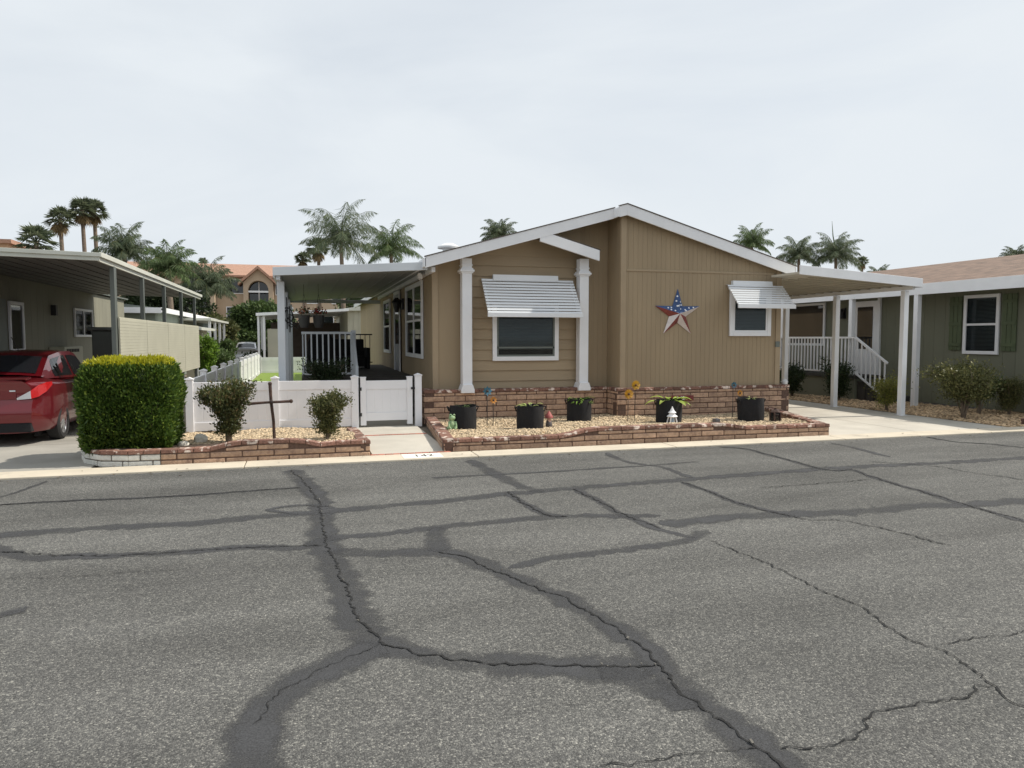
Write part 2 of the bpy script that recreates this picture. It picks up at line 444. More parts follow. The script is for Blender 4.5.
def make_seal(name, col, soft):
    """painted-on tar band: ragged edges from noise over the strip's own width coordinate"""
    m, nt, b = new_mat(name)
    L = nt.links.new
    uv = N(nt, 'ShaderNodeUVMap'); uv.uv_map = 'strip'
    sx = N(nt, 'ShaderNodeSeparateXYZ'); L(uv.outputs[0], sx.inputs[0])
    geo = N(nt, 'ShaderNodeNewGeometry')
    n1 = N(nt, 'ShaderNodeTexNoise'); n1.inputs['Scale'].default_value = 7; n1.inputs['Detail'].default_value = 9; n1.inputs['Roughness'].default_value = 0.72; L(geo.outputs['Position'], n1.inputs['Vector'])
    ab = N(nt, 'ShaderNodeMath', operation='ABSOLUTE'); L(sx.outputs[0], ab.inputs[0])
    a1 = N(nt, 'ShaderNodeMath', operation='MULTIPLY_ADD'); a1.inputs[1].default_value = 1.5; a1.inputs[2].default_value = -0.75; L(n1.outputs['Fac'], a1.inputs[0])
    sm = N(nt, 'ShaderNodeMath', operation='ADD'); L(ab.outputs[0], sm.inputs[0]); L(a1.outputs[0], sm.inputs[1])
    mr = N(nt, 'ShaderNodeMapRange'); mr.inputs[1].default_value = 0.72 + soft; mr.inputs[2].default_value = 0.72 - soft; mr.inputs[3].default_value = 0.0; mr.inputs[4].default_value = 0.82
    L(sm.outputs[0], mr.inputs[0])
    # fade out fully at the strip's rim
    m2 = N(nt, 'ShaderNodeMapRange'); m2.inputs[1].default_value = 1.0; m2.inputs[2].default_value = 0.85; L(ab.outputs[0], m2.inputs[0])
    ml = N(nt, 'ShaderNodeMath', operation='MULTIPLY'); L(mr.outputs[0], ml.inputs[0]); L(m2.outputs[0], ml.inputs[1])
    n3 = N(nt, 'ShaderNodeTexNoise'); n3.inputs['Scale'].default_value = 120; L(geo.outputs['Position'], n3.inputs['Vector'])
    mr3 = N(nt, 'ShaderNodeMapRange'); mr3.inputs[1].default_value = 0.3; mr3.inputs[2].default_value = 0.7; mr3.inputs[3].default_value = 0.6; mr3.inputs[4].default_value = 1.4; L(n3.outputs['Fac'], mr3.inputs[0])
    n4 = N(nt, 'ShaderNodeTexNoise'); n4.inputs['Scale'].default_value = 2.2; n4.inputs['Detail'].default_value = 5; L(geo.outputs['Position'], n4.inputs['Vector'])
    mr4 = N(nt, 'ShaderNodeMapRange'); mr4.inputs[1].default_value = 0.35; mr4.inputs[2].default_value = 0.65; mr4.inputs[3].default_value = 0.5; mr4.inputs[4].default_value = 1.12; L(n4.outputs['Fac'], mr4.inputs[0])
    ml4 = N(nt, 'ShaderNodeMath', operation='MULTIPLY'); ml4.use_clamp = True; L(ml.outputs[0], ml4.inputs[0]); L(mr4.outputs[0], ml4.inputs[1]); ml = ml4
    base = N(nt, 'ShaderNodeRGB'); base.outputs[0].default_value = (*col, 1)
    vs = N(nt, 'ShaderNodeVectorMath', operation='SCALE'); L(base.outputs[0], vs.inputs[0]); L(mr3.outputs[0], vs.inputs['Scale'])
    L(vs.outputs[0], b.inputs['Base Color'])
    b.inputs['Roughness'].default_value = 0.8
    b.inputs['Specular IOR Level'].default_value = 0.3
    tr = N(nt, 'ShaderNodeBsdfTransparent')
    ms = N(nt, 'ShaderNodeMixShader'); L(ml.outputs[0], ms.inputs[0]); L(tr.outputs[0], ms.inputs[1]); L(b.outputs[0], ms.inputs[2])
    L(ms.outputs[0], nt.nodes['Material Output'].inputs['Surface'])
    return m
M['seal'] = make_seal('tar_seal', (0.058, 0.059, 0.062), 0.26)
M['crack'] = mat('open_crack', (0.012, 0.012, 0.012), 0.95, 0.2, 30)

# ------------------------------------------------------------------ the setting
def structure(name, mb, m, **kw):
    return tag(mb.build(name, m, **kw), kind='structure')

b = MB(); b.face([(-400, -400, -0.03), (400, -400, -0.03), (400, 500, -0.03), (-400, 500, -0.03)])
structure('ground', b, M['ground'])
KY0, KY1 = 9.62, 10.07
b = MB(); b.face([(-80, -14, 0), (90, -14, 0), (90, KY0, 0), (-80, KY0, 0)])
road = structure('road', b, M['asphalt'])

SEALED = [
    (0.270, [(-0.19, 9.35), (-0.01, 8.46), (0.11, 7.52), (0.13, 6.49), (0.14, 5.85), (0.21, 5.18), (0.25, 4.65), (0.28, 4.24), (0.38, 3.85), (0.60, 3.62), (0.93, 3.43), (1.21, 3.32), (1.45, 3.24), (1.68, 3.20)]),
    (0.240, [(0.38, 3.85), (0.18, 3.70), (-0.05, 3.53), (-0.17, 3.37), (-0.22, 3.16), (-0.24, 2.85), (-0.25, 2.65)]),
    (0.220, [(0.13, 5.71), (0.46, 5.53), (0.97, 5.41), (1.16, 5.15), (1.30, 4.82), (1.43, 4.50), (1.54, 4.24), (1.63, 3.95), (1.68, 3.63), (1.71, 3.31), (1.67, 2.94), (1.70, 2.65), (1.73, 2.33), (1.72, 2.14)]),
    (0.220, [(-2.61, 6.70), (-2.46, 6.87), (-1.94, 6.92), (-1.60, 6.92), (-1.00, 6.85), (-0.51, 6.94), (-0.06, 6.96), (1.09, 7.10), (2.19, 7.27), (3.66, 7.40), (5.30, 7.49), (6.53, 7.56), (8.06, 7.50), (9.51, 7.49), (10.51, 7.47)]),
    (0.170, [(-2.65, 6.80), (-2.31, 6.44), (-2.00, 6.09), (-1.66, 6.06), (-1.16, 5.97), (-0.51, 5.95), (-0.06, 5.82), (0.20, 6.04), (0.65, 6.04), (1.28, 6.16), (2.31, 6.16), (2.79, 6.06), (3.17, 5.99)]),
    (0.140, [(1.38, 4.89), (1.78, 5.05), (2.06, 5.04), (2.71, 5.11), (3.02, 5.19), (3.30, 5.40)]),
    (0.260, [(3.01, 5.69), (4.13, 5.71), (4.98, 5.59), (5.83, 5.60), (6.27, 5.51), (6.99, 5.49), (7.53, 5.43)]),
    (0.200, [(2.12, 9.45), (2.20, 8.59), (2.26, 7.86), (2.33, 7.44), (2.46, 7.24)]),
    (0.130, [(2.07, 7.36), (2.09, 6.68), (2.15, 6.29), (2.31, 6.16)]),
    (0.120, [(2.82, 7.30), (2.84, 6.59), (2.84, 6.16), (2.93, 5.54), (3.08, 5.21)]),
    (0.120, [(4.15, 9.49), (4.11, 8.71), (4.36, 8.26), (4.38, 7.49)]),
    (0.110, [(4.13, 7.32), (4.17, 6.70), (4.15, 6.22), (4.25, 5.84), (4.34, 5.53)]),
    (0.120, [(6.00, 9.55), (6.29, 9.26), (6.29, 8.51), (6.27, 7.49), (6.57, 7.40), (6.49, 7.08)]),
    (0.120, [(6.49, 7.08), (6.39, 6.43), (6.34, 5.92), (6.26, 5.43), (6.22, 4.88), (6.23, 4.39)]),
    (0.240, [(1.10, 6.14), (1.02, 5.74), (0.98, 5.41)]),
    (0.240, [(1.41, 3.27), (1.51, 3.08), (1.61, 2.91), (1.68, 2.78)]),
    (0.100, [(9.96, 9.56), (9.92, 8.96), (10.26, 8.64), (10.37, 8.18)]),
    (0.120, [(7.93, 9.42), (7.96, 8.98), (7.80, 8.25), (7.81, 8.07)]),
    (0.090, [(-2.92, 8.17), (-2.28, 8.17), (-1.59, 8.11), (-0.85, 8.15), (-0.07, 8.19)]),
    (0.070, [(-3.10, 8.45), (-2.94, 8.91), (-2.88, 9.40)]),
    (0.100, [(1.41, 8.35), (2.38, 8.33), (4.15, 8.39), (5.05, 8.44)]),
    (0.140, [(-1.75, 4.83), (-1.67, 4.99)]),
    (0.100, [(-0.06, 6.96), (-0.34, 7.21), (-0.06, 7.34), (0.22, 7.22)]),
]
CRACKS = [
    (0.022, [(-0.19, 9.35), (-0.01, 8.46), (0.11, 7.52), (0.13, 6.49), (0.14, 5.85), (0.21, 5.18), (0.25, 4.65), (0.28, 4.24), (0.38, 3.85), (0.60, 3.62), (0.93, 3.43), (1.21, 3.32), (1.45, 3.24), (1.68, 3.20)]),
    (0.008, [(0.38, 3.85), (0.18, 3.70), (-0.05, 3.53), (-0.17, 3.37), (-0.22, 3.16)]),
    (0.020, [(0.97, 5.41), (1.16, 5.15), (1.30, 4.82), (1.43, 4.50), (1.54, 4.24), (1.63, 3.95), (1.68, 3.63), (1.71, 3.31), (1.67, 2.94), (1.70, 2.65), (1.73, 2.33), (1.72, 2.14)]),
    (0.016, [(3.15, 5.10), (3.20, 4.77), (3.23, 4.50), (3.23, 3.94), (3.25, 3.57), (3.18, 3.15), (3.21, 2.91), (3.18, 2.72), (3.10, 2.53), (3.07, 2.37), (3.05, 2.19)]),
    (0.015, [(1.81, 2.37), (1.95, 2.36), (2.15, 2.37), (2.33, 2.48), (2.52, 2.53), (2.75, 2.53), (2.93, 2.51), (3.04, 2.57), (3.11, 2.54)]),
    (0.012, [(3.27, 3.00), (3.52, 3.00), (3.86, 3.00), (4.11, 2.98)]),
    (0.010, [(1.06, 2.46), (1.16, 2.46), (1.47, 2.44), (1.73, 2.43)]),
    (0.030, [(6.00, 9.55), (6.29, 9.26), (6.29, 8.51), (6.27, 7.49), (6.57, 7.40), (6.49, 7.08), (6.39, 6.43), (6.34, 5.92), (6.26, 5.43), (6.22, 4.88)]),
    (0.025, [(2.82, 7.30), (2.84, 6.59), (2.84, 6.16), (2.93, 5.54)]),
    (0.022, [(4.13, 7.32), (4.17, 6.70), (4.15, 6.22), (4.34, 5.53), (4.71, 5.24), (4.91, 4.44)]),
    (0.030, [(2.07, 7.36), (2.09, 6.68), (2.15, 6.29), (2.31, 6.16)]),
    (0.030, [(-2.92, 8.17), (-2.28, 8.17), (-1.59, 8.11), (-0.85, 8.15), (-0.07, 8.19)]),
    (0.040, [(9.96, 9.56), (9.92, 8.96), (10.26, 8.64), (10.37, 8.18)]),
    (0.020, [(-2.28, 6.35), (-1.66, 6.06), (-1.16, 5.97), (-0.51, 5.95), (0.10, 5.83)]),
    (0.008, [(-2.02, 5.61), (-1.65, 5.56), (-1.20, 5.52), (-0.74, 5.50)]),
    (0.030, [(7.23, 7.82), (7.74, 7.35), (7.87, 6.75), (8.03, 6.31)]),
    (0.020, [(4.80, 6.78), (5.59, 6.78), (6.31, 6.81)]),
]

def smooth_path(pts, step):
    """Catmull-Rom through pts, resampled about every step metres"""
    P = [Vector((p[0], p[1], 0)) for p in pts]
    P = [P[0] * 2 - P[1]] + P + [P[-1] * 2 - P[-2]]
    out = []
    for i in range(1, len(P) - 2):
        n = max(2, int((P[i + 1] - P[i]).length / step))
        for k in range(n):
            t = k / n
            a, c, d, e = P[i - 1], P[i], P[i + 1], P[i + 2]
            out.append(0.5 * ((2 * c) + (d - a) * t + (2 * a - 5 * c + 4 * d - e) * t * t + (3 * c - a - 3 * d + e) * t ** 3))
    out.append(P[-2])
    return out
def strip_mesh(name, table, material, z0, step, jitter, wvar, wscale, parent):
    verts, faces, uvs = [], [], []
    r = random.Random(11)
    for si, (w, pts) in enumerate(table):
        path = smooth_path(pts, step)
        z = z0 + 0.00018 * si
        i0 = len(verts); off = 0.0; dist = 0.0
        for k, p in enumerate(path):
            d = (path[min(k + 1, len(path) - 1)] - path[max(k - 1, 0)]).normalized()
            nrm = Vector((-d.y, d.x, 0))
            if k: dist += (p - path[k - 1]).length
            off = off * 0.7 + r.uniform(-jitter, jitter)
            ww = w * wscale * (1 + r.uniform(-wvar, wvar)) / 2
            if k == 0 or k == len(path) - 1: ww *= 0.3
            c = p + nrm * off
            verts += [(c.x - nrm.x * ww, c.y - nrm.y * ww, z), (c.x + nrm.x * ww, c.y + nrm.y * ww, z)]
            uvs += [(-1, dist), (1, dist)]
        for k in range(len(path) - 1):
            a = i0 + 2 * k
            faces.append((a, a + 2, a + 3, a + 1))
    me = bpy.data.meshes.new(name); me.from_pydata(verts, [], faces)
    # faces must look up
    me.update()
    bm = bmesh.new(); bm.from_mesh(me)
    for f in bm.faces:
        if f.normal.z < 0: f.normal_flip()
    lay = bm.loops.layers.uv.new('strip')
    for f in bm.faces:
        for l in f.loops: l[lay].uv = uvs[l.vert.index]
    bm.to_mesh(me); bm.free()
    me.materials.append(material)
    o = bpy.data.objects.new(name, me); C.objects.link(o); o.parent = parent; ROOT[o.name] = Vector((0, 0, 0))
    return o
ROOT[road.name] = Vector((0, 0, 0))
strip_mesh('tar_seal', SEALED, M['seal'], 0.001, 0.08, 0.014, 0.25, 1.12, road)
strip_mesh('crack', CRACKS, M['crack'], 0.0052, 0.022, 0.015, 0.7, 0.56, road)
# loose chips lying along the two wide cracks
b = MB()
r = random.Random(5)
for ci in (0, 2):
    path = smooth_path(CRACKS[ci][1], 0.05)
    for p in path:
        if r.random() < 0.10:
            q = p + Vector((r.gauss(0, 0.02), r.gauss(0, 0.02), 0))
            s = r.uniform(0.005, 0.011)
            b.obox((q.x, q.y, 0.008 + s * .3), s * r.uniform(1, 2), s, s * .7, rz=r.uniform(0, 3), ry=r.uniform(-.4, .4))
ch = b.build('loose_chips', mat('pale_chips', (0.17, 0.16, 0.14), 0.9, 0.2, 50, island=0.4), road)
ch['kind'] = 'stuff'

# kerb strip, flush with the road edge, in poured lengths
b = MB()
x = -16.0
while x < 30:
    L_ = 3.05
    b.box(x, x + L_ - 0.012, KY0, KY1, -0.1, 0.022)
    x += L_
kerb = structure('kerb', b, M['kerb'], bevel=0.008)
b = MB(); b.box(-16, 30, KY0 + .02, KY1 - .02, -0.1, 0.004)
structure('kerb_base', b, M['mortar_grey'])

# drives, entry path, yard
b = MB()
for (x0, x1, y0, y1, z0, z1) in ((-8, -5.2, KY1 + .01, 12.4, .012, .03), (-5.19, -2.62, KY1 + .01, 12.4, .012, .03), (-8, -5.2, 12.415, 17.5, .03, .03), (-5.19, -2.9, 12.415, 17.5, .03, .03), (-8, -2.9, 17.515, 26, .03, .03)):
    b.prism([(x0, y0, -.1), (x0, y1, -.1), (x0, y1, z1), (x0, y0, z0)], (x1 - x0, 0, 0))
structure('driveway', b, M['drive_grey'])
b = MB()
for (y0, y1) in ((KY1 + .01, 12.33), (12.345, 15.4), (15.415, 19), (19.015, 32)):
    b.box(8.0, 10.3, y0, y1, -0.1, 0.012); b.box(10.315, 12.42, y0, y1, -0.1, 0.012)
structure('driveway', b, M['concrete'])
b = MB()
b.box(0.90, 2.0, KY1 + .11, 12.15, -0.1, 0.016); b.box(0.90, 2.0, 12.25, 24, -0.1, 0.016)
structure('path', b, M['concrete'])
b = MB()
for k in range(11):
    b.box(0.87 + k * 0.104, 0.87 + k * 0.104 + 0.094, KY1 + .008, KY1 + .105, -0.1, 0.02)
    b.box(0.90 + k * 0.1, 0.90 + k * 0.1 + 0.092, 12.153, 12.247, -0.1, 0.02)
structure('brick_edging', b, mat('path_brick', (0.36, 0.13, 0.09), 0.85, 0.2, 30, island=0.25))
b = MB(); b.box(-1.85, 0.88, 20, 34, -0.05, 0.09); b.box(0.88, 2.3, 23.7, 34, -0.05, 0.09)
structure('lawn', b, M['lawn'])
b = MB(); b.box(-1.85, 0.88, 13.45, 20, -0.05, 0.045)
structure('yard_ground', b, M['gravel_under'])

# number stencilled on a white patch of the kerb
b = MB(); b.face([(1.28, KY0 + .05, 0.0245), (1.82, KY0 + .05, 0.0245), (1.82, KY1 - .05, 0.0245), (1.28, KY1 - .05, 0.0245)])
patch = b.build('number_patch', mat('kerb_white_paint', (0.82, 0.80, 0.74), 0.7, 0.06, 20), kerb)
def text_mesh(txt, size, name, material, parent, M4, extrude=0.0):
    cu = bpy.data.curves.new(name, 'FONT'); cu.body = txt; cu.size = size; cu.extrude = extrude
    cu.align_x = 'CENTER'; cu.align_y = 'CENTER'
    t = bpy.data.objects.new(name, cu); C.objects.link(t)
    dg = bpy.context.evaluated_depsgraph_get()
    me = bpy.data.meshes.new_from_object(t.evaluated_get(dg))
    bpy.data.objects.remove(t, do_unlink=True)
    me.name = name
    me.transform(M4)
    off = ROOT[parent.name] if parent else Vector((0, 0, 0))
    me.transform(Matrix.Translation(-off))
    me.materials.clear(); me.materials.append(material)
    o = bpy.data.objects.new(name, me); C.objects.link(o); o.parent = parent
    ROOT[o.name] = off
    return o
text_mesh('142', 0.19, 'painted_number', M['dark'], patch, Matrix.Translation((1.57, (KY0 + KY1) / 2, 0.027)) @ Matrix.Scale(1.35, 4, (0, 1, 0)))

# ------------------------------------------------------------------ brickwork and gravel
def brick_run(bb, mo, cap, p0, p1, z0, top, thick=0.16, course=0.092, length=0.36, cap_h=0.05, cap_len=0.20, r=random.Random(3), over=0.012):
    """a straight wall of blocks from p0 to p1; its outer face is on the right-hand side of p0->p1... top(s) gives the height of the cap's upper face"""
    p0 = Vector((p0[0], p0[1], 0)); p1 = Vector((p1[0], p1[1], 0))
    Lw = (p1 - p0).length; u = (p1 - p0) / Lw; n = Vector((u.y, -u.x, 0))
    def P(s, d, z): return p0 + u * s + n * d + Vector((0, 0, z))
    # mortar core following the top
    m = max(2, int(Lw / 0.15))
    for k in range(m):
        a, c = Lw * k / m, Lw * (k + 1) / m
        mo.prism([P(a, -0.012, z0), P(c, -0.012, z0), P(c, -0.012, top(c) - 0.008), P(a, -0.012, top(a) - 0.008)], n * -(thick - 0.024))
    row = 0; z = z0
    while True:
        s = -length * (0.5 if row % 2 else 0.0) - r.uniform(0, .02)
        any_ = False
        while s < Lw:
            a, c = max(0.002, s), min(Lw - 0.002, s + length - 0.013)
            s += length
            if c - a < 0.03: continue
            ta, tc_ = min(z + course - 0.013, top(a) - cap_h - 0.01), min(z + course - 0.013, top(c) - cap_h - 0.01)
            if ta < z + 0.02 or tc_ < z + 0.02: continue
            any_ = True
            j = r.uniform(-0.004, 0.005)
            bb.prism([P(a, j, z), P(c, j + r.uniform(-.003, .003), z), P(c, j + r.uniform(-.004, .004), tc_), P(a, j + r.uniform(-.004, .004), ta)], n * -(thick * 0.5 + j))
            bb.prism([P(a, -thick, z), P(c, -thick, z), P(c, -thick, tc_), P(a, -thick, ta)], n * (thick * 0.4))
        row += 1; z += course
        if not any_ and row > 2: break
        if row > 14: break
    s = 0.0
    while s < Lw - 0.02:
        l = min(cap_len * r.uniform(0.9, 1.1), Lw - s)
        a, c = s + 0.004, s + l - 0.004
        s += l
        j = r.uniform(-0.004, 0.004)
        cap.prism([P(a, over + j, top(a) - cap_h), P(c, over + j, top(c) - cap_h), P(c, over + j - .004, top(c) + r.uniform(-.003, .003)), P(a, over + j - .004, top(a) + r.uniform(-.003, .003))], n * -(thick + 2 * over))
def brick_wall(thing_, runs, z0, mats=('brick', 'brick_cap', 'mortar'), thick=0.16, bevel=0.012, **kw):
    bb, mo, cap = MB(), MB(), MB()
    r = random.Random(len(runs) + 17)
    for p0, p1, top in runs:
        brick_run(bb, mo, cap, p0, p1, z0, top if callable(top) else (lambda s, t=top: t), thick, r=r, **kw)
    a = bb.build('block_courses', M[mats[0]], thing_, bevel=bevel)
    c = cap.build('cap_course', M[mats[1]], thing_, bevel=0.006)
    d = mo.build('mortar_bed', M[mats[2]], thing_)
    return a, c, d

ICO = None
def stones(name, n, poly_fn, zfn, smin, smax, material, seed, parent=None):
    """thousands of little angular stones lying on a bed, one object"""
    global ICO
    if ICO is None:
        bm = bmesh.new(); bmesh.ops.create_icosphere(bm, subdivisions=1, radius=1.0)
        ICO = (np.array([v.co[:] for v in bm.verts]), np.array([[v.index for v in f.verts] for f in bm.faces])); bm.free()
    rs = np.random.RandomState(seed)
    V0, F0 = ICO
    Vs, Fs = [], []
    k = 0
    while k < n:
        p = poly_fn(rs)
        if p is None: continue
        s = rs.uniform(smin, smax)
        sc = s * np.array([rs.uniform(.8, 1.4), rs.uniform(.7, 1.2), rs.uniform(.5, .85)])
        v = V0 * (1 + rs.uniform(-.22, .22, (len(V0), 1))) * sc
        a = rs.uniform(0, 6.28); ca, sa = math.cos(a), math.sin(a)
        v = v @ np.array([[ca, sa, 0], [-sa, ca, 0], [0, 0, 1]])
        t = rs.uniform(-.4, .4); ct, st_ = math.cos(t), math.sin(t)
        v = v @ np.array([[1, 0, 0], [0, ct, st_], [0, -st_, ct]])
        v = v + np.array([p[0], p[1], zfn(p[0], p[1]) + s * rs.uniform(0.0, .5)])
        Vs.append(v); Fs.append(F0 + k * len(V0)); k += 1
    o = quads_object(name, np.vstack(Vs), np.vstack(Fs), material, parent)
    return tag(o, kind='stuff')
def in_poly(poly):
    xs = [p[0] for p in poly]; ys = [p[1] for p in poly]
    def inside(x, y):
        c = False
        for i in range(len(poly)):
            x0, y0 = poly[i]; x1, y1 = poly[i - 1]
            if (y0 > y) != (y1 > y) and x < (x1 - x0) * (y - y0) / (y1 - y0) + x0: c = not c
        return c
    def f(rs):
        x, y = rs.uniform(min(xs), max(xs)), rs.uniform(min(ys), max(ys))
        return (x, y) if inside(x, y) else None
    return f
def bed(name, poly, zfn, material):
    """sloping bed surface over a polygon: fine grid clipped to it"""
    bm = bmesh.new()
    xs = [p[0] for p in poly]; ys = [p[1] for p in poly]
    f = bm.faces.new([bm.verts.new((x, y, 0)) for x, y in poly])
    for k in range(1, 24):
        X = min(xs) + (max(xs) - min(xs)) * k / 24
        bmesh.ops.bisect_plane(bm, geom=bm.verts[:] + bm.edges[:] + bm.faces[:], plane_co=(X, 0, 0), plane_no=(1, 0, 0))
    for k in range(1, 12):
        Y = min(ys) + (max(ys) - min(ys)) * k / 12
        bmesh.ops.bisect_plane(bm, geom=bm.verts[:] + bm.edges[:] + bm.faces[:], plane_co=(0, Y, 0), plane_no=(0, 1, 0))
    for v in bm.verts: v.co.z = zfn(v.co.x, v.co.y)
    bmesh.ops.recalc_face_normals(bm, faces=bm.faces)
    me = bpy.data.meshes.new(name); bm.to_mesh(me)
    if me.polygons and me.polygons[0].normal.z < 0: me.flip_normals()
    bm.free()
    me.materials.append(material)
    o = bpy.data.objects.new(name, me); C.objects.link(o)
    return tag(o, kind='structure')
def lerp(a, b_, t): return a + (b_ - a) * t
def sstep(a, b_, x):
    t = max(0.0, min(1.0, (x - a) / (b_ - a))); return t * t * (3 - 2 * t)

# left planter: whitewashed curved end, tan front with a raised middle
lw = thing('planter_wall', (-2.3, 10.2, 0), 'low planter wall of whitewashed blocks curving round the foot of the boxy hedge', 'planter wall')
curve = [(-2.98, 11.6), (-2.93, 10.95), (-2.78, 10.52), (-2.52, 10.23), (-2.18, 10.11), (-1.80, 10.09)]
brick_wall(lw, [(curve[i], curve[i + 1], 0.215) for i in range(len(curve) - 1)], 0.0, mats=('brick_white', 'brick_cap', 'mortar_grey'), thick=0.14, course=0.083, length=0.30)
lf = thing('planter_wall', (-0.4, 10.1, 0), 'low tan block planter wall with rippled red cap in front of the white fence', 'planter wall')
def top_left(s):
    return 0.215 + 0.075 * sstep(0.55, 0.95, s) - 0.075 * sstep(1.65, 2.05, s) + 0.02 * sstep(2.0, 2.2, s)
brick_wall(lf, [((-1.795, 10.09), (0.86, 10.09), top_left), ((0.86, 10.095), (0.88, 13.2), lambda s: 0.23 - 0.06 * s)], 0.0, thick=0.14, course=0.083, length=0.40)
zl = lambda x, y: lerp(0.165, 0.03, sstep(10.3, 13.2, y)) + 0.03 * math.sin(x * 3.1) * math.sin(y * 2.3)
polyL = [(-1.75, 10.2), (0.74, 10.2), (0.74, 13.34), (-1.95, 13.34), (-2.0, 11.6), (-1.85, 11.0)]
bed('gravel_bed', polyL, zl, M['gravel_under'])
stones('gravel', 12000, in_poly(polyL), zl, 0.011, 0.027, M['stone'], 1)
b = MB(); b.lathe((-2.25, 10.95, 0), [(0.50, -0.05), (0.52, 0.15), (0.4, 0.16), (0.05, 0.17)], 24)
structure('soil', b, M['soil'])
bed('soil', [(-2.3, 10.2), (-1.2, 10.2), (-0.95, 10.75), (-1.5, 10.75), (-2.3, 11.5)], lambda x, y: zl(x, y) + 0.032, M['soil'])

# right planter
rw = thing('planter_wall', (5, 10.15, 0), 'long tan block planter wall with rippled red cap in front of the tan house', 'planter wall')
def top_right(s):
    return 0.185 + 0.095 * sstep(1.75, 2.35, s) - 0.07 * sstep(4.55, 5.05, s)
brick_wall(rw, [((1.92, 10.20), (8.5, 10.12), top_right), ((2.18, 13.3), (1.92, 10.2), lambda s: 0.185), ((8.5, 10.12), (9.45, 12.95), lambda s: 0.20)], 0.0, thick=0.15, course=0.088, length=0.40)
zr = lambda x, y: lerp(0.15, 0.09, sstep(10.3, 12.5, y)) + 0.02 * math.sin(x * 2.3) * math.sin(y * 3) + 0.05 * math.exp(-((x - 5.6) / 1.3) ** 2) * (1 - sstep(10.3, 11.8, y))
polyR = [(2.08, 10.33), (8.38, 10.26), (9.3, 12.95), (6.1, 12.95), (6.0, 13.5), (2.3, 13.5)]
bed('gravel_bed', polyR, zr, M['gravel_under'])
stones('gravel', 22000, in_poly(polyR), zr, 0.010, 0.025, M['stone'], 2)

# neighbour's gravel strip
polyN = [(12.45, 10.12), (30, 10.12), (30, 12.6), (14.75, 12.6), (14.75, 22), (12.45, 22)]
zn = lambda x, y: 0.012
bed('gravel_bed', polyN, zn, M['gravel_under'])
stones('gravel', 9000, in_poly([(12.45, 10.15), (16.5, 10.15), (14.8, 13), (14.75, 17.5), (12.45, 17.5)]), zn, 0.014, 0.034, M['stone_dull'], 3)

# ------------------------------------------------------------------ the tan mobile home
XL, XS, XR, XRIDGE = 2.40, 6.02, 9.66, 6.05
YS, YR, YB = 13.10, 13.75, 32.0
ZR = 4.22
SL = 0.283
def roof_top(x): return ZR - SL * abs(x - XRIDGE)
home = thing('mobile_home', (6.0, 13.5, 0), 'tan mobile home with white trimmed gables, brick skirt and two louvred window awnings', 'mobile home')

def board_wall_x(mb, x0, x1, y, z0, topf, pitch=0.1016, gap=0.005, proud=0.0045, back=0.10):
    """wall facing -Y of vertical grooved boards"""
    mb.prism([(x0, y, z0), (x1, y, z0)] + [(x, y, topf(x)) for x in ([x1] + ([XRIDGE] if x0 < XRIDGE < x1 else []) + [x0])], (0, back, 0))
    x = x0
    while x < x1 - 0.01:
        a, c = x, min(x1, x + pitch - gap)
        poly = [(a, y - proud, z0), (c, y - proud, z0), (c, y - proud, topf(c)), (a, y - proud, topf(a))]
        if a < XRIDGE < c: poly.insert(3, (XRIDGE, y - proud, topf(XRIDGE)))
        mb.prism(poly, (0, proud - 0.001, 0))
        x += pitch
def board_wall_y(mb, x, y0, y1, z0, z1, sgn=-1, pitch=0.203, gap=0.006, proud=0.007, back=0.10):
    """wall facing sgn*X"""
    mb.box(min(x, x - sgn * back), max(x, x - sgn * back), y0, y1, z0, z1)
    y = y0
    while y < y1 - 0.01:
        c = min(y1, y + pitch - gap)
        mb.box(min(x + sgn * 0.001, x + sgn * proud), max(x + sgn * 0.001, x + sgn * proud), y, c, z0, z1)
        y += pitch
ztop = lambda x: roof_top(x) - 0.075
ZW = 0.60
# front (projecting) wall, recess wall, sides
b = MB()
board_wall_x(b, XS + .05, XR - .05, YS, ZW, lambda x: min(2.975, ztop(x)))
board_wall_x(b, XS + .05, XR - .05, YS, 2.997, lambda x: max(2.998, ztop(x)))
b.build('front_wall', M['tan'], home)
b = MB()
board_wall_x(b, XL + .05, 3.0, YR, ZW, ztop, pitch=.61)
board_wall_x(b, 5.40, XS, YR, ZW, ztop)
# plain sheathing behind the lap siding and over the small gable
b.prism([(3.0, YR, ZW), (5.40, YR, ZW), (5.40, YR, ztop(5.4)), (3.0, YR, ztop(3.0))], (0, .1, 0))
b.build('recessed_wall', M['tan'], home)
b = MB()
z = ZW
zt = lambda x: (3.60 - 0.02 if x <= 4.3 else 3.60 - 0.25 * (x - 4.3)) if x > 4.0 else ztop(x) - 0.02
while z < 3.72:
    h = 0.205
    # each board is a wedge: its lower edge stands proud
    y0 = YR - 0.004
    if z + h <= ztop(3.0) - .01:
        b.prism([(3.0, y0, z), (3.0, y0 - 0.034, z), (3.0, y0 - 0.006, z + h), (3.0, y0, z + h)], (2.40, 0, 0))
    else:
        xa = max(3.0, XRIDGE - (ZR - .085 - z) / SL)
        xb = min(5.40, XRIDGE - (ZR - .085 - z - h) / SL)
        if xa < 5.38:
            poly = [(xa, y0 - .014, z), (5.40, y0 - .014, z), (5.40, y0 - .014, min(z + h, ztop(5.40) - .01)), (xb, y0 - .014, min(z + h, ztop(5.40) - .01))]
            if xa <= 3.0: poly.append((3.0, y0 - .014, ztop(3.0) - .01))
            b.prism(poly, (0, 0.013, 0))
    z += h
b.build('lap_siding', M['tan_lap'], home)
b = MB()
board_wall_y(b, XS, YS + .04, YR, ZW, ZR - .09)
b.build('return_wall', M['tan'], home)
b = MB()
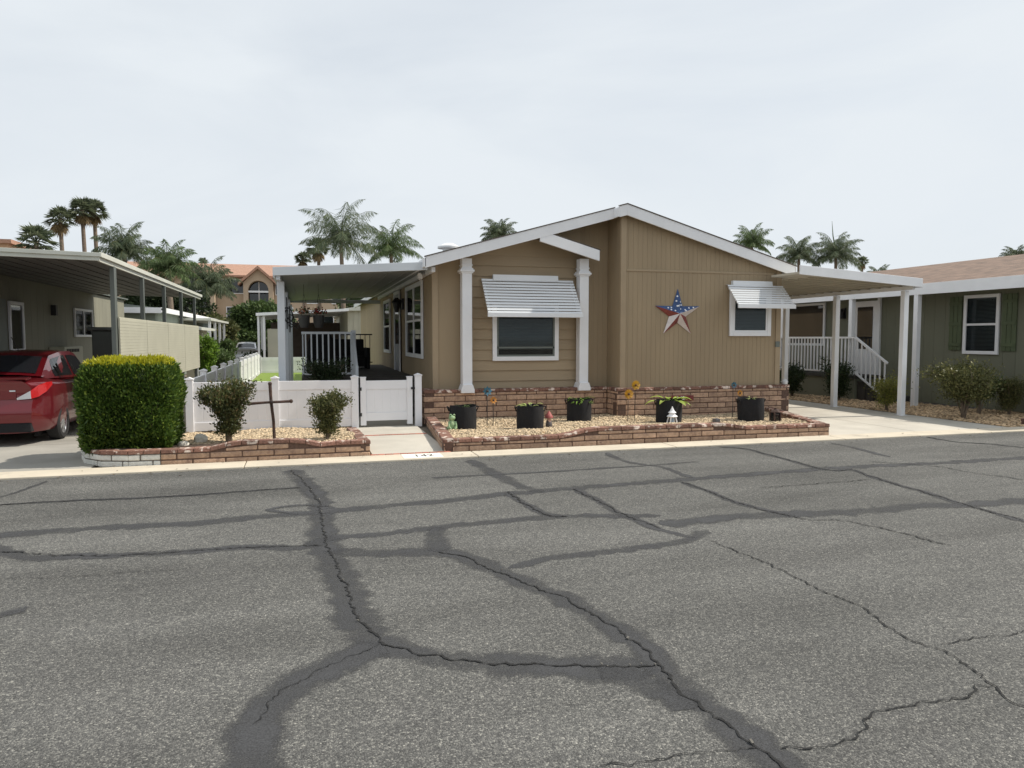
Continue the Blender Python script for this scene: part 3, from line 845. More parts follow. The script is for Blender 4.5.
board_wall_y(b, XL, YR + .05, YB, 0.05, 3.05)
b.build('side_wall', M['tan'], home)
b = MB()
board_wall_y(b, XR, YS + .05, YB, 0.05, 3.05, sgn=1)
b.build('side_wall', M['tan'], home)
b = MB(); board_wall_x(b, XL, XR, YB, 0.05, ztop)
b.build('rear_wall', M['tan'], home)
# corner boards and the horizontal joint flashing
for args in ((XS - .018, XS + .095, YS - .028, YS + .04, ZW, ztop(XS) - .01), (XR - .095, XR + .022, YS - .028, YS + .05, ZW, 3.08), (XL - .024, XL + .09, YR - .03, YR + .06, ZW - .4, 3.10)):
    b = MB(); b.box(*args); b.build('corner_board', M['tan_trim'], home, bevel=0.004)
b = MB(); b.box(XS + .1, XR - .16, YS - .020, YS, 2.965, 3.005)
b.build('joint_flashing', M['tan_trim'], home, bevel=0.004)

# roof
def rake(mb, x0, x1, y0, y1, zf, t0, t1, m=0):
    """sloped slab between x0 and x1, top offset t0 .. t1 below roof line"""
    mb.prism([(x0, y0, zf(x0) - t0), (x1, y0, zf(x1) - t0), (x1, y0, zf(x1) - t1), (x0, y0, zf(x0) - t1)], (0, y1 - y0, 0), m)
YFL, YFS = 13.16, 12.93          # front edges of the left and right roof halves
b = MB()
rake(b, 2.17, XRIDGE, YFL + .02, YB + .3, roof_top, 0.07, 0.0)
rake(b, XRIDGE - .16, XRIDGE, YFS + .02, YFL + .02, roof_top, 0.07, 0.0)
rake(b, XRIDGE, 9.92, YFS + .02, YB + .3, roof_top, 0.07, 0.0)
rf = b.build('roof', M['shingle'], home)
b = MB()
rake(b, 2.15, XRIDGE - .155, YFL - .015, YFL + .02, roof_top, 0.19, -0.012)
rake(b, XRIDGE - .155, XRIDGE, YFS - .015, YFS + .02, roof_top, 0.20, -0.012)
rake(b, XRIDGE, 9.90, YFS - .015, YFS + .02, roof_top, 0.20, -0.012)
b.box(XRIDGE - .19, XRIDGE - .155, YFS - .012, YFL + .02, roof_top(XRIDGE - .16) - .19, roof_top(XRIDGE - .16) - .01)
b.box(2.13, 2.17, YFL - .015, YB + .3, roof_top(2.15) - .17, roof_top(2.15) - .01)
b.box(9.885, 9.92, YFS - .015, YB + .3, roof_top(9.9) - .17, roof_top(9.9) - .01)
b.build('fascia', M['white'], home, bevel=0.004)
b = MB()    # dark drip edge along the rakes
rake(b, 2.14, XRIDGE - .155, YFL - .03, YFL + .03, roof_top, -0.013, -0.030)
rake(b, XRIDGE - .17, XRIDGE, YFS - .03, YFS + .03, roof_top, -0.013, -0.030)
rake(b, XRIDGE, 9.92, YFS - .03, YFS + .03, roof_top, -0.013, -0.030)
b.build('drip_edge', M['shingle'], home)
b = MB()    # soffit
rake(b, 2.2, XRIDGE - .16, YFL + .021, YR - .001, roof_top, 0.085, 0.071)
b.build('soffit', M['white'], home)
# decorative small gable over the bay
gz = lambda x: 3.70 - 0.275 * (x - 4.33)
b = MB()
rake(b, 4.36, 5.58, YFL - .012, YFL + .035, gz, 0.205, 0.0)
b.build('fascia', M['white'], home, bevel=0.004)
b = MB()
rake(b, 4.50, 5.60, YFL - .012, YR - .016, gz, -0.001, -0.022)
rake(b, 4.36, 5.56, YFL + .036, YR - .016, gz, 0.06, 0.0)
b.build('small_gable_roof', M['shingle'], home)
b = MB()
b.lathe((3.05, 15.5, roof_top(3.05) - .02), [(0.20, 0), (0.20, .09), (0.13, .10), (0.13, .22), (0.24, .23), (0.24, .27), (0.10, .34)], 16)
b.build('roof_vent', M['white_al'], rf, smooth=True)

# columns
def column(cx):
    y0, y1 = YR - .30, YR - .10
    w = .095
    b = MB()
    cxs = (y0 + y1) / 2
    b.box(cx - w, cx + w, y0, y1, .70, min(roof_top(cx), 3.5) - .20 if cx < 4 else gz(cx) - .19)
    for z0, z1, e in ((2.88, 2.905, .022), (2.905, 2.945, .042), (2.945, 2.975, .022), (3.02, 3.045, .012)):
        b.box(cx - w - e, cx + w + e, y0 - e, y1 + e, z0, z1)
    b.prism([(cx - w - .035, y0 - .05, .60), (cx + w + .035, y0 - .05, .60), (cx + w + .035, y0 - .05, .66), (cx + w + .001, y0 - .05, .76), (cx - w - .001, y0 - .05, .76), (cx - w - .035, y0 - .05, .66)], (0, y1 - y0 + .09, 0))
    b.build('column', M['white'], home, bevel=0.006)
column(3.0); column(5.385)

# windows
def window_x(cx, z0, z1, w, y, name='window', split='h', blind='slats', parent=home, mull=0):
    """window in a wall facing -Y: white frame, sashes, glass, blind behind"""
    fr = MB(); t = .085
    x0, x1 = cx - w / 2, cx + w / 2
    fr.box(x0, x0 + t, y - .05, y, z0, z1); fr.box(x1 - t, x1, y - .05, y, z0, z1)
    fr.box(x0 + t, x1 - t, y - .05, y, z1 - t, z1); fr.box(x0 + t, x1 - t, y - .05, y, z0, z0 + t)
    f = fr.build(name, M['white'], parent, bevel=0.005)
    a0, a1, c0, c1 = x0 + t, x1 - t, z0 + t, z1 - t
    sb = MB()
    s = .035
    if split == 'h':
        zm = c0 + (c1 - c0) * .18
        sb.box(a0, a1, y - .036, y - .012, zm - s / 2, zm + s / 2)
    sb.box(a0, a0 + s, y - .036, y - .012, c0, c1); sb.box(a1 - s, a1, y - .036, y - .012, c0, c1)
    sb.box(a0 + s, a1 - s, y - .036, y - .012, c0, c0 + s); sb.box(a0 + s, a1 - s, y - .036, y - .012, c1 - s, c1)
    sb.build('sash', M['grey_al'] if split == 'h' else M['white'], f)
    g = MB(); g.box(a0, a1, y - .026, y - .022, c0, c1); g.build('pane', M['glass'], f)
    d = MB(); d.box(a0, a1, y - .004, y + .0, c0, c1); d.build('room_backing', M['dark'], f)
    if blind == 'slats':
        bl = MB(); z = (c0 + (c1 - c0) * .16) if split == 'h' else c0 + .05
        while z < c1 - .01:
            bl.obox(((a0 + a1) / 2, y - .012, z), a1 - a0 - .04, .004, .028, rx=R(-25))
            z += .030
        bl.build('blind', M['blind'], f)
    return f
window_x(4.245, 1.20, 2.35, 1.37, YR - .028)
window_x(8.93, 1.69, 2.62, 0.98, YS - .016, split='v')

def louvre_awning(xa, xb, xh0, xh1, y_back, y_front, z_back, z_front, n, shift):
    """slatted window awning: sloping boards on side arms, header cap, front lip"""
    sl = MB()
    run = y_back - y_front; drop = z_back - z_front
    for k in range(n):
        t0, t1 = k / n, (k + 1) / n
        p = Vector((0, y_back - run * t0 + .012, z_back - drop * t0)); q = Vector((0, y_back - run * t1 - .006, z_back - drop * t0 - .010))
        off = shift * (t0 + t1) / 2
        d = (q - p); nrm = Vector((0, -d.z, d.y)).normalized()
        if nrm.z < 0: nrm = -nrm
        a, c = p + nrm * .004, q + nrm * .004
        # board with a rolled-down front edge
        sl.prism([(xa + off, a.y, a.z), (xa + off, c.y, c.z), (xa + off, c.y - .010, c.z - .66 * drop / n), (xa + off, c.y - .005, c.z - .66 * drop / n), (xa + off, c.y + .005, c.z - .005), (xa + off, a.y, a.z - .005)], (xb - xa, 0, 0))
    h = sl.build('window_awning', M['white_al'], home)
    for x in (xa + .05, xb - .05):
        ar = MB()
        ar.bar((x, y_back - .02, z_back - .06), (x + shift, y_front + .03, z_front + .02), .025, .03)
        ar.build('awning_arm', M['white_al'], h)
    hd = MB(); hd.prism([(xh0, y_back + .02, z_back - .03), (xh0, y_back - .075, z_back - .035), (xh0, y_back - .055, z_back + .085), (xh0, y_back + .02, z_back + .085)], (xh1 - xh0, 0, 0))
    hd.build('header_cap', M['white_al'], h, bevel=0.004)
    lp = MB(); lp.box(xa + shift - .01, xb + shift + .01, y_front - .045, y_front - .015, z_front - .055, z_front + .03)
    lp.build('front_lip', M['white_al'], h, bevel=0.004)
louvre_awning(3.33, 5.22, 3.56, 4.90, YR - .05, YR - .60, 2.80, 2.10, 12, 0.0)
louvre_awning(8.36, 9.68, 8.48, 9.42, YS - .02, YS - .52, 2.74, 2.30, 9, -0.05)

# side wall windows and front door under the patio cover (wall faces -X)
def window_y(x, y0, y1, z0, z1, rows=1, cols=1, parent=home, sgn=-1, t=.09, frame='white', rail=.05, name='window', blind=None, casing=True):
    fr = MB()
    X0, X1 = sorted((x, x + sgn * .045))
    fr.box(X0, X1, y0, y0 + t, z0, z1); fr.box(X0, X1, y1 - t, y1, z0, z1)
    fr.box(X0, X1, y0 + t, y1 - t, z1 - t, z1); fr.box(X0, X1, y0 + t, y1 - t, z0, z0 + t)
    for k in range(1, rows):
        zm = z0 + t + (z1 - z0 - 2 * t) * k / rows
        fr.box(min(x + sgn * .004, x + sgn * .034), max(x + sgn * .004, x + sgn * .034), y0 + t, y1 - t, zm - rail / 2, zm + rail / 2)
    for k in range(1, cols):
        ym = y0 + t + (y1 - y0 - 2 * t) * k / cols
        fr.box(min(x + sgn * .004, x + sgn * .038), max(x + sgn * .004, x + sgn * .038), ym - rail / 2, ym + rail / 2, z0 + t, z1 - t)
    f = fr.build(name, M[frame], parent, bevel=0.004)
    g = MB(); g.box(min(x + sgn * .014, x + sgn * .018), max(x + sgn * .014, x + sgn * .018), y0 + t, y1 - t, z0 + t, z1 - t); g.build('pane', M['glass' if blind in ('full', 'half') else 'glass_dark'], f)
    d = MB(); d.box(min(x, x + sgn * .003), max(x, x + sgn * .003), y0 + t, y1 - t, z0 + t, z1 - t); d.build('room_backing', M['dark'], f)
    if blind:
        bl = MB()
        if blind == 'swag':
            for k in range(cols):
                ya = y0 + t + (y1 - y0 - 2 * t) * k / cols; yb = y0 + t + (y1 - y0 - 2 * t) * (k + 1) / cols
                zm = z0 + (z1 - z0) * .60
                for j in range(8):
                    u0, u1 = j / 8, (j + 1) / 8
                    s0, s1 = 4 * u0 * (1 - u0) * .10, 4 * u1 * (1 - u1) * .10
                    bl.prism([(x + sgn * .005, lerp(ya, yb, u0), zm - s0), (x + sgn * .005, lerp(ya, yb, u1), zm - s1), (x + sgn * .005, lerp(ya, yb, u1), zm + .07 - s1), (x + sgn * .005, lerp(ya, yb, u0), zm + .07 - s0)], (sgn * .006, 0, 0))
                bl.box(min(x + sgn * .005, x + sgn * .009), max(x + sgn * .005, x + sgn * .009), lerp(ya, yb, .3), lerp(ya, yb, .55), zm + .07, zm + .35)
        else:
            z = z0 + t + .02 + (z1 - z0) * (0.5 if blind == 'half' else 0)
            while z < z1 - t:
                bl.box(min(x + sgn * .004, x + sgn * .011), max(x + sgn * .004, x + sgn * .011), y0 + t + .02, y1 - t - .02, z, z + .017); z += .03
        bl.build('curtain' if blind == 'swag' else 'blind', M['curtain'] if blind == 'swag' else M['blind'], f)
    return f
XW = XL - .016
window_y(XW, 14.85, 17.30, 1.22, 2.84, 2, 2, blind='swag')
window_y(XW, 20.6, 22.2, 1.22, 2.76, 2, 1, blind='half')
dr = MB(); dr.box(XW - .03, XW, 18.45, 19.45, .80, 2.78)
door = dr.build('front_door', mat('grey_storm_door', (0.30, 0.31, 0.36), 0.4, 0.05, 3), home, bevel=.005)
g = MB(); g.box(XW - .040, XW - .031, 18.60, 19.30, 1.5, 2.62); g.build('pane', M['glass_dark'], door)
g = MB(); g.box(XW - .05, XW - .028, 18.35, 18.45, .80, 2.86); g.box(XW - .05, XW - .028, 19.45, 19.55, .80, 2.86); g.box(XW - .05, XW - .028, 18.45, 19.45, 2.78, 2.86); g.build('frame', M['white'], door)
g = MB(); g.ball((XW - .07, 18.56, 1.75), .035); g.box(XW - .075, XW - .03, 18.53, 18.59, 1.6, 1.9); g.build('handle', M['black_metal'], door)
# lantern by the door, floodlight under the eave
ln = MB(); ln.box(XW - .05, XW, 17.82, 17.94, 2.35, 2.62); ln.bar((XW - .03, 17.88, 2.55), (XW - .17, 17.88, 2.62), .025); ln.lathe((XW - .17, 17.88, 2.28), [(0.05, 0), (0.10, .22), (0.13, .25), (0.03, .36)], 8)
ln.build('wall_lantern', M['black_metal'], home)
fl = MB(); fl.box(XW - .05, XW, 14.20, 14.34, 2.90, 3.0); fl.tube([(XW - .05, 14.25, 2.93), (XW - .17, 14.15, 2.86)], [.03, .065], 10); fl.tube([(XW - .05, 14.31, 2.93), (XW - .15, 14.40, 2.84)], [.03, .06], 10)
fl.build('floodlight', M['white'], home, smooth=True)
ob = MB(); ob.box(9.56, 9.66, YS - .045, YS - .014, 1.46, 1.58); ob.build('outlet_cover', M['grey_al'], home, bevel=.006)

# brick skirt
bb, mo, cp = MB(), MB(), MB()
rb = random.Random(9)
for p0, p1, tp in (((2.16, 13.47), (5.90, 13.47), .665), ((5.90, 12.98), (9.86, 12.98), .665), ((2.16, 14.1), (2.16, 13.47), .665), ((5.90, 13.47), (5.90, 12.98), .665), ((9.86, 12.98), (9.86, 13.5), .665)):
    brick_run(bb, mo, cp, p0, p1, 0.02, lambda s, t=tp: t, thick=.20, course=0.106, length=0.41, cap_h=.055, cap_len=.21, r=rb)
sk = bb.build('brick_skirt', M['brick'], home, bevel=.012)
cp.build('cap_course', M['brick_cap'], sk, bevel=.006); mo.build('mortar_bed', M['mortar'], sk)
pl = MB()
for k in range(5):
    pl.box(7.06 + k * .105, 7.06 + k * .105 + .098, 12.955, 12.972, .385, .495)
hp = pl.build('number_plaque', mat('red_tile', (0.20, 0.04, 0.035), 0.4, 0.2, 20, island=.2), home, bevel=.004)
text_mesh('142', 0.105, 'house_number', M['white'], hp, Matrix.Translation((7.28, 12.950, .44)) @ Matrix.Rotation(R(90), 4, 'X') @ Matrix.Scale(1.25, 4, (1, 0, 0)))

# barn star on the front wall
st = thing('barn_star', (7.25, YS - .016, 2.15), 'metal star painted in flag colours hanging on the tan front wall', 'star ornament')
c0 = Vector((7.25, YS - .13, 2.14))
Rr, rr = .50, .185
tips = [Vector((7.25 + 1.06 * Rr * math.sin(2 * math.pi * k / 5), YS - .020, 2.14 + Rr * math.cos(2 * math.pi * k / 5))) for k in range(5)]
dips = [Vector((7.25 + 1.06 * rr * math.sin(2 * math.pi * (k + .5) / 5), YS - .020, 2.14 + rr * math.cos(2 * math.pi * (k + .5) / 5))) for k in range(5)]
blue, red_, pale = mat('star_blue', (0.03, 0.075, 0.20), 0.5, .2, 12), mat('star_red', (0.22, 0.05, 0.045), 0.5, .25, 12), mat('star_pale', (0.66, 0.60, 0.58), 0.5, .1, 12)
# k: 0 top, 1 right, 2 lower right, 3 lower left, 4 left; (anticlockwise face, clockwise face)
cols = {0: (0, 0), 1: (0, 2), 2: (1, 2), 3: (1, 2), 4: (1, 0)}
for mi, nm, mm_ in ((0, 'blue_points', blue), (1, 'red_points', red_), (2, 'white_points', pale)):
    b = MB()
    for k in range(5):
        if cols[k][0] == mi:
            b.face([c0, dips[k - 1], tips[k]]); b.face([dips[k - 1], c0 + Vector((0, .1, 0)), tips[k]])
        if cols[k][1] == mi:
            b.face([c0, tips[k], dips[k]]); b.face([tips[k], c0 + Vector((0, .1, 0)), dips[k]])
    if mi == 0:
        d = b
        for A, Bp, Cp in ((c0, dips[4], tips[0]), (c0, tips[0], dips[0]), (c0, dips[0], tips[1]), (c0, tips[4], dips[4])):
            nrm = (Bp - A).cross(Cp - A).normalized()
            if nrm.y > 0: nrm = -nrm
            for w in ((.5, .28, .22), (.25, .35, .4), (.2, .15, .65), (.62, .1, .28)):
                q = A * w[0] + (Bp * w[1] + Cp * w[2]) if True else A
                t1 = nrm.orthogonal().normalized(); t2 = nrm.cross(t1)
                d.prism([q + t1 * .018 * math.cos(a) + t2 * .018 * math.sin(a) + nrm * .001 for a in [i * math.pi / 4 for i in range(8)]], nrm * .003, 1)
    b.build(nm, [mm_, M['white']], st)

# ------------------------------------------------------------------ patio cover, porch
pc = thing('patio_cover', (0.8, 14, 0), 'grey aluminium patio cover on posts along the left side of the tan house', 'patio cover')
b = MB()
zc = lambda x: 2.86 + .062 * (x + .5)
PY0, PY1 = 13.36, 23.6
b.prism([(-.46, PY0 + .03, zc(-.46) - .07), (XL - .02, PY0 + .03, zc(XL) - .07), (XL - .02, PY0 + .03, zc(XL) - .03), (-.46, PY0 + .03, zc(-.46) - .03)], (0, PY1 - PY0 - .06, 0))
x = -.5
while x < XL - .05:        # pan ribs on the underside
    b.box(x, x + .012, PY0 + .04, PY1 - .04, zc(x) - .082, zc(x) - .069); x += .305
b.build('roof_panel', M['pan_grey'], pc)
b = MB()
b.prism([(-.50, PY0, zc(-.50) - .12), (XL - .17, PY0, zc(XL - .17) - .12), (XL - .17, PY0, zc(XL - .17) + .03), (-.50, PY0, zc(-.50) + .03)], (0, .03, 0))
b.box(-.50, -.46, PY0 + .03, PY1, zc(-.50) - .15, zc(-.50) + .02)
b.box(-.50, XL, PY1 - .03, PY1, zc(-.50) - .11, zc(-.50) + .0)
b.build('fascia', M['patio_grey'], pc, bevel=.005)
b = MB(); b.box(XL - .09, XL - .02, PY0 + .03, PY1 - .03, zc(XL) - .16, zc(XL) - .075); b.build('wall_rail', M['white'], pc)
b = MB(); b.box(-.45, -.38, PY0 + .05, PY1 - .05, zc(-.42) - .19, zc(-.42) - .096); b.build('side_beam', M['patio_grey'], pc)
for y in (13.85, 16.9, 20.1, 23.2):
    b = MB(); b.box(-.45, -.32, y - .065, y + .065, 0.0, zc(-.42) - .19); b.box(-.47, -.30, y - .09, y + .09, 0, .05)
    b.build('post', M['patio_grey'], pc, bevel=.006)
# scrollwork plant hooks on the posts
for i, (y, z) in enumerate(((16.75, 2.25), (20.0, 2.2))):
    h = MB()
    pts = [Vector((-.34 + .17 * t * math.cos(9 * t), y, z + .28 * t * math.sin(9 * t) - .2 * t)) for t in [k / 24 for k in range(25)]]
    h.tube(pts, .016, 6); h.tube([(-.345, y, z - .4), (-.345, y, z + .3)], .014, 6); h.tube([(-.345, y, z - .15), (-.15, y, z - .3), (-.10, y, z - .2)], .014, 6)
    o = h.build('wall_scroll', M['black_metal'], None)
    tag(o, ['black iron scroll hanging on the second patio post', 'black iron scroll hanging on the third patio post'][i], 'wall ornament', 'iron scrolls on the patio posts')

porch = thing('porch', (1.1, 18, 0), 'dark raised porch deck with grey metal railing beside the tan house', 'porch')
b = MB(); b.box(-.05, XL - .03, 16.0, 23.4, .68, .80)
b.box(-.02, XL - .05, 16.03, 23.37, 0, .679)
b.build('deck', M['wood_dark'], porch)
for k, (z, y) in enumerate(((.23, 15.1), (.46, 15.4), (.68, 15.7))):
    b = MB(); b.box(1.10, XL - .03, y, y + .30 if k < 2 else 15.999, z - .05, z); b.box(1.12, XL - .05, y + .03, y + .29 if k < 2 else 15.99, 0, z - .051)
    b.build('step', M['wood_dark'], porch)
def railing(p0, p1, z0, z1, n, parent, m, bal=.02, rail=.04):
    p0 = Vector((*p0, 0)); p1 = Vector((*p1, 0))
    zz0, zz1 = (z0 if hasattr(z0, '__len__') else (z0, z0)), (z1 if hasattr(z1, '__len__') else (z1, z1))
    o = MB(); o.bar((p0.x, p0.y, zz1[0]), (p1.x, p1.y, zz1[1]), rail); ro = o.build('top_rail', m, parent)
    o = MB(); o.bar((p0.x, p0.y, zz0[0] + .08), (p1.x, p1.y, zz0[1] + .08), rail * .8); o.build('bottom_rail', m, parent)
    for k in range(n):
        t = (k + .5) / n
        q = p0.lerp(p1, t); a = lerp(zz0[0], zz0[1], t); c = lerp(zz1[0], zz1[1], t)
        w = MB(); w.box(q.x - bal / 2, q.x + bal / 2, q.y - bal / 2, q.y + bal / 2, a + .08, c)
        w.build('baluster', m, ro)
    return ro
railing((-.02, 16.05), (1.05, 16.05), .80, 1.76, 9, porch, M['patio_grey'], bal=.03, rail=.05)
railing((-.02, 16.05), (-.02, 23.3), .80, 1.76, 40, porch, M['patio_grey'], bal=.025, rail=.05)
railing((1.05, 23.3), (2.1, 23.3), .80, 1.76, 7, porch, M['black_metal'])
b = MB(); b.box(.99, 1.09, 15.99, 16.09, .8, 1.82); b.build('newel_post', M['patio_grey'], porch)
b = MB(); b.bar((1.04, 16.0, 1.74), (1.04, 15.1, 1.05), .05); b.bar((1.04, 15.1, 0.0), (1.04, 15.1, 1.08), .06); b.build('stair_rail', M['patio_grey'], porch)
# things on the porch
so = thing('outdoor_sofa', (1.1, 20.5, .8), 'dark wicker sofa on the porch behind the railing', 'sofa')
b = MB(); b.box(.55, 1.65, 20.2, 20.95, .86, 1.15); b.build('seat', M['black_fabric'], so, bevel=.03)
b = MB(); b.box(.55, 1.65, 20.95, 21.15, .86, 1.62); b.build('backrest', M['black_fabric'], so, bevel=.03)
for x in (.45, 1.66):
    b = MB(); b.box(x, x + .10, 20.2, 21.15, .80, 1.38); b.build('arm', M['black_fabric'], so, bevel=.02)
gr_ = thing('covered_grill', (.35, 18.6, .8), 'barbecue under a black cover behind the porch railing', 'barbecue')
b = MB()
b.prism([(.05, 18.3, .82), (.78, 18.3, .82), (.74, 18.3, 1.55), (.62, 18.3, 1.78), (.22, 18.3, 1.80), (.09, 18.3, 1.55)], (0, .6, 0))
b.build('cover', M['black_fabric'], gr_, bevel=.05)
for i, (x, y) in enumerate(((.02, 16.5), (.33, 16.6))):
    hb = thing('flower_pot', (x, y, 1.9), ['grey hanging basket of flowers over the porch rail, on the left', 'grey hanging basket with red flowers over the porch rail, on the right'][i], 'flower pot', 'hanging baskets over the porch rail')
    b = MB(); b.lathe((x, y, 1.88), [(.08, 0), (.115, .10), (.125, .27), (.11, .27), (.09, .22)], 16); b.build('basket', mat('basket_grey', (.07, .07, .068), .7), hb, smooth=True)
    b = MB(); rz_ = random.Random(i + 3)
    for k in range(3):
        a = k * 2.1; b.tube([(x + .11 * math.cos(a), y + .11 * math.sin(a), 2.14), (x, y, 2.62)], .005, 4)
    b.tube([(x, y, 2.62), (x, y, zc(x) - .07)], .005, 4)
    b.build('chains', M['black_metal'], hb)
    b = MB()
    for k in range(160):
        q = Vector((x, y, 2.19)) + Vector((rz_.gauss(0, .075), rz_.gauss(0, .075), abs(rz_.gauss(0, .055))))
        b.obox(q, .035, .002, .03, rz=rz_.uniform(0, 6), rx=rz_.uniform(0, 3), m=1 if rz_.random() < (.45, .65)[i] else 0)
    b.build('foliage', [mat('basket_leaf', (.05, .09, .03), .6), mat('basket_bloom', ((.45, .20, .12), (.42, .05, .04))[i], .6)], hb)  # the basket's flowers: blooms mixed with leaves in one mesh

# ------------------------------------------------------------------ white vinyl fence
def vinyl_panel(mb, a, c, z0, z1, th=.03, plank=.148):
    """tongue and groove panel between two posts: top and bottom rail, upright planks"""
    a = Vector((*a, 0)); c = Vector((*c, 0)); u = (c - a).normalized(); L_ = (c - a).length; n = Vector((u.y, -u.x, 0))
    def bx(s0, s1, za, zb, t):
        p = a + u * s0 - n * t / 2
        mb.prism([p + Vector((0, 0, za)), p + u * (s1 - s0) + Vector((0, 0, za)), p + u * (s1 - s0) + Vector((0, 0, zb)), p + Vector((0, 0, zb))], n * t)
    bx(0, L_, z1 - .16, z1, .055); bx(0, L_, z0, z0 + .15, .055)
    s = .0
    while s < L_ - .01:
        e = min(L_, s + plank - .006)
        bx(s + .003, e, z0 + .15, z1 - .16, th); s += plank
    bx(0, L_, z0 + .15, z1 - .16, th - .008)
def vinyl_post(mb, x, y, z0, z1, w=.125):
    mb.box(x - w / 2, x + w / 2, y - w / 2, y + w / 2, z0, z1)
    mb.box(x - w / 2 - .012, x + w / 2 + .012, y - w / 2 - .012, y + w / 2 + .012, z1, z1 + .022)
    mb.prism([(x - w / 2, y - w / 2, z1 + .022), (x + w / 2, y - w / 2, z1 + .022), (x, y - w / 2, z1 + .05)], (0, w, 0))
FY = 13.40
fn = thing('vinyl_fence', (-.5, FY, 0), 'low white vinyl fence behind the gravel bed with the cross', 'fence')
for x in (-1.90, -.50, .88):
    b = MB(); vinyl_post(b, x, FY, -.05, .93); b.build('post', M['vinyl'], fn, bevel=.006)
for x0, x1 in ((-1.838, -.562), (-.438, .818)):
    b = MB(); vinyl_panel(b, (x0, FY), (x1, FY), .04, .885); b.build('panel', M['vinyl'], fn, bevel=.004)
gt = thing('gate', (1.45, FY, 0), 'white vinyl gate across the entry path beside the brick skirt', 'gate')
b = MB()
vinyl_panel(b, (1.08, FY), (1.83, FY), .13, .87); b.build('panel', M['vinyl'], gt, bevel=.004)
for x in (1.03, 1.88):
    b = MB(); b.box(x - .05, x + .05, FY - .05, FY + .05, .05, .92); b.box(x - .056, x + .056, FY - .056, FY + .056, .92, .94); b.build('upright', M['vinyl'], gt, bevel=.005)
b = MB()
for z in (.25, .72): b.box(.945, 1.0, FY - .058, FY - .05, z - .03, z + .03)
b.box(1.90, 1.97, FY - .062, FY - .05, .70, .74); b.build('hinge', M['black_metal'], gt)
gp = MB(); vinyl_post(gp, 2.04, FY, 0, .95)
tag(gp.build('gate_post', M['vinyl'], None, bevel=.006), 'white vinyl gate post against the corner of the brick skirt', 'post')
sf = thing('vinyl_fence', (-1.9, 22, 0), 'white vinyl fence running back along the left of the yard', 'fence')
y = FY
k = 0
while y < 33.5:
    if k: 
        b = MB(); vinyl_post(b, -1.90, y, 0, 1.0); b.build('post', M['vinyl'], sf, bevel=.006)
    b = MB(); vinyl_panel(b, (-1.90, y + .064), (-1.90, y + 1.84 - .064), .05, .93); b.build('panel', M['vinyl'], sf)
    y += 1.84; k += 1
rfn = thing('vinyl_fence', (0, 34, 0), 'white vinyl fence closing off the back of the lawn', 'fence')
for x in (-1.9, 0.2, 2.3):
    b = MB(); vinyl_post(b, x, 34.0, 0, .82); b.build('post', M['vinyl'], rfn, bevel=.006)
    if x < 2:
        b = MB(); vinyl_panel(b, (x + .064, 34.0), (x + 2.1 - .064, 34.0), .05, .79); b.build('panel', M['vinyl'], rfn)

# ------------------------------------------------------------------ right-hand carport
cpt = thing('carport', (11, 13, 0), 'white carport on slim posts along the right side of the tan house', 'carport')
b = MB()
CY0, CY1 = 12.0, 21.5
zk = lambda x: 2.99 - .055 * (x - 9.8)
b.prism([(9.70, CY0 + .03, zk(9.7) - .10), (12.25, CY0 + .03, zk(12.25) - .10), (12.25, CY0 + .03, zk(12.25) - .06), (9.70, CY0 + .03, zk(9.7) - .06)], (0, CY1 - CY0 - .06, 0))
y = CY0 + .15
while y < CY1 - .1:       # cross ribs seen along the far edge
    b.prism([(9.85, y, zk(9.85) - .13), (12.2, y, zk(12.2) - .13), (12.2, y, zk(12.2) - .099), (9.85, y, zk(9.85) - .099)], (0, .035, 0)); y += .30
b.build('roof_panel', M['pan_beige'], cpt)
b = MB()
b.prism([(9.30, CY0, zk(9.3) - .13), (12.28, CY0, zk(12.28) - .16), (12.28, CY0, zk(12.28) + .02), (9.30, CY0, zk(9.3) + .05)], (0, .03, 0))
b.box(12.25, 12.285, CY0 + .03, CY1, zk(12.28) - .16, zk(12.28) + .02)
b.build('fascia', M['white'], cpt, bevel=.004)
b = MB(); b.box(9.30, 9.70, CY0 + .03, YS - .2, zk(9.6) - .10, zk(9.6) - .06); b.build('roof_edge', M['pan_beige'], cpt)
b = MB(); b.box(12.13, 12.185, CY0 + .1, CY1 - .1, zk(12.2) - .205, zk(12.2) - .131); b.build('side_beam', M['white'], cpt)
for y in (12.33, 14.35, 16.2, 18.3, 20.6):
    b = MB(); b.box(12.10, 12.215, y - .055, y + .055, .012, zk(12.16) - .22); b.box(12.07, 12.245, y - .085, y + .085, .012, .02)
    b.build('post', M['white'], cpt, bevel=.005)

# ------------------------------------------------------------------ olive neighbour on the right
nb = thing('mobile_home', (18, 14, 0), 'olive mobile home with brown shingle roof and green shutters on the far right', 'mobile home')
NX, NE = 14.9, 14.0
NY0, NY1 = 9.9, 27.0
b = MB(); board_wall_y(b, NX, NY0, NY1, .05, 2.80, pitch=.305)
b.build('side_wall', M['green_wall'], nb)
nz_top = lambda x: 2.92 + .215 * (x - NE) if x < 18.5 else 2.92 + .215 * 4.5 - .215 * (x - 18.5)
b = MB(); b.prism([(NX, NY0, .05), (22, NY0, .05), (22, NY0, nz_top(22) - .12), (18.5, NY0, nz_top(18.5) - .12), (NX, NY0, nz_top(NX) - .12)], (0, .1, 0)); b.build('front_wall', M['green_wall'], nb)
b = MB()
b.prism([(NE, NY0 - .3, nz_top(NE) - .05), (18.5, NY0 - .3, nz_top(18.5) - .05), (18.5, NY0 - .3, nz_top(18.5)), (NE, NY0 - .3, nz_top(NE))], (0, NY1 - NY0 + .6, 0))
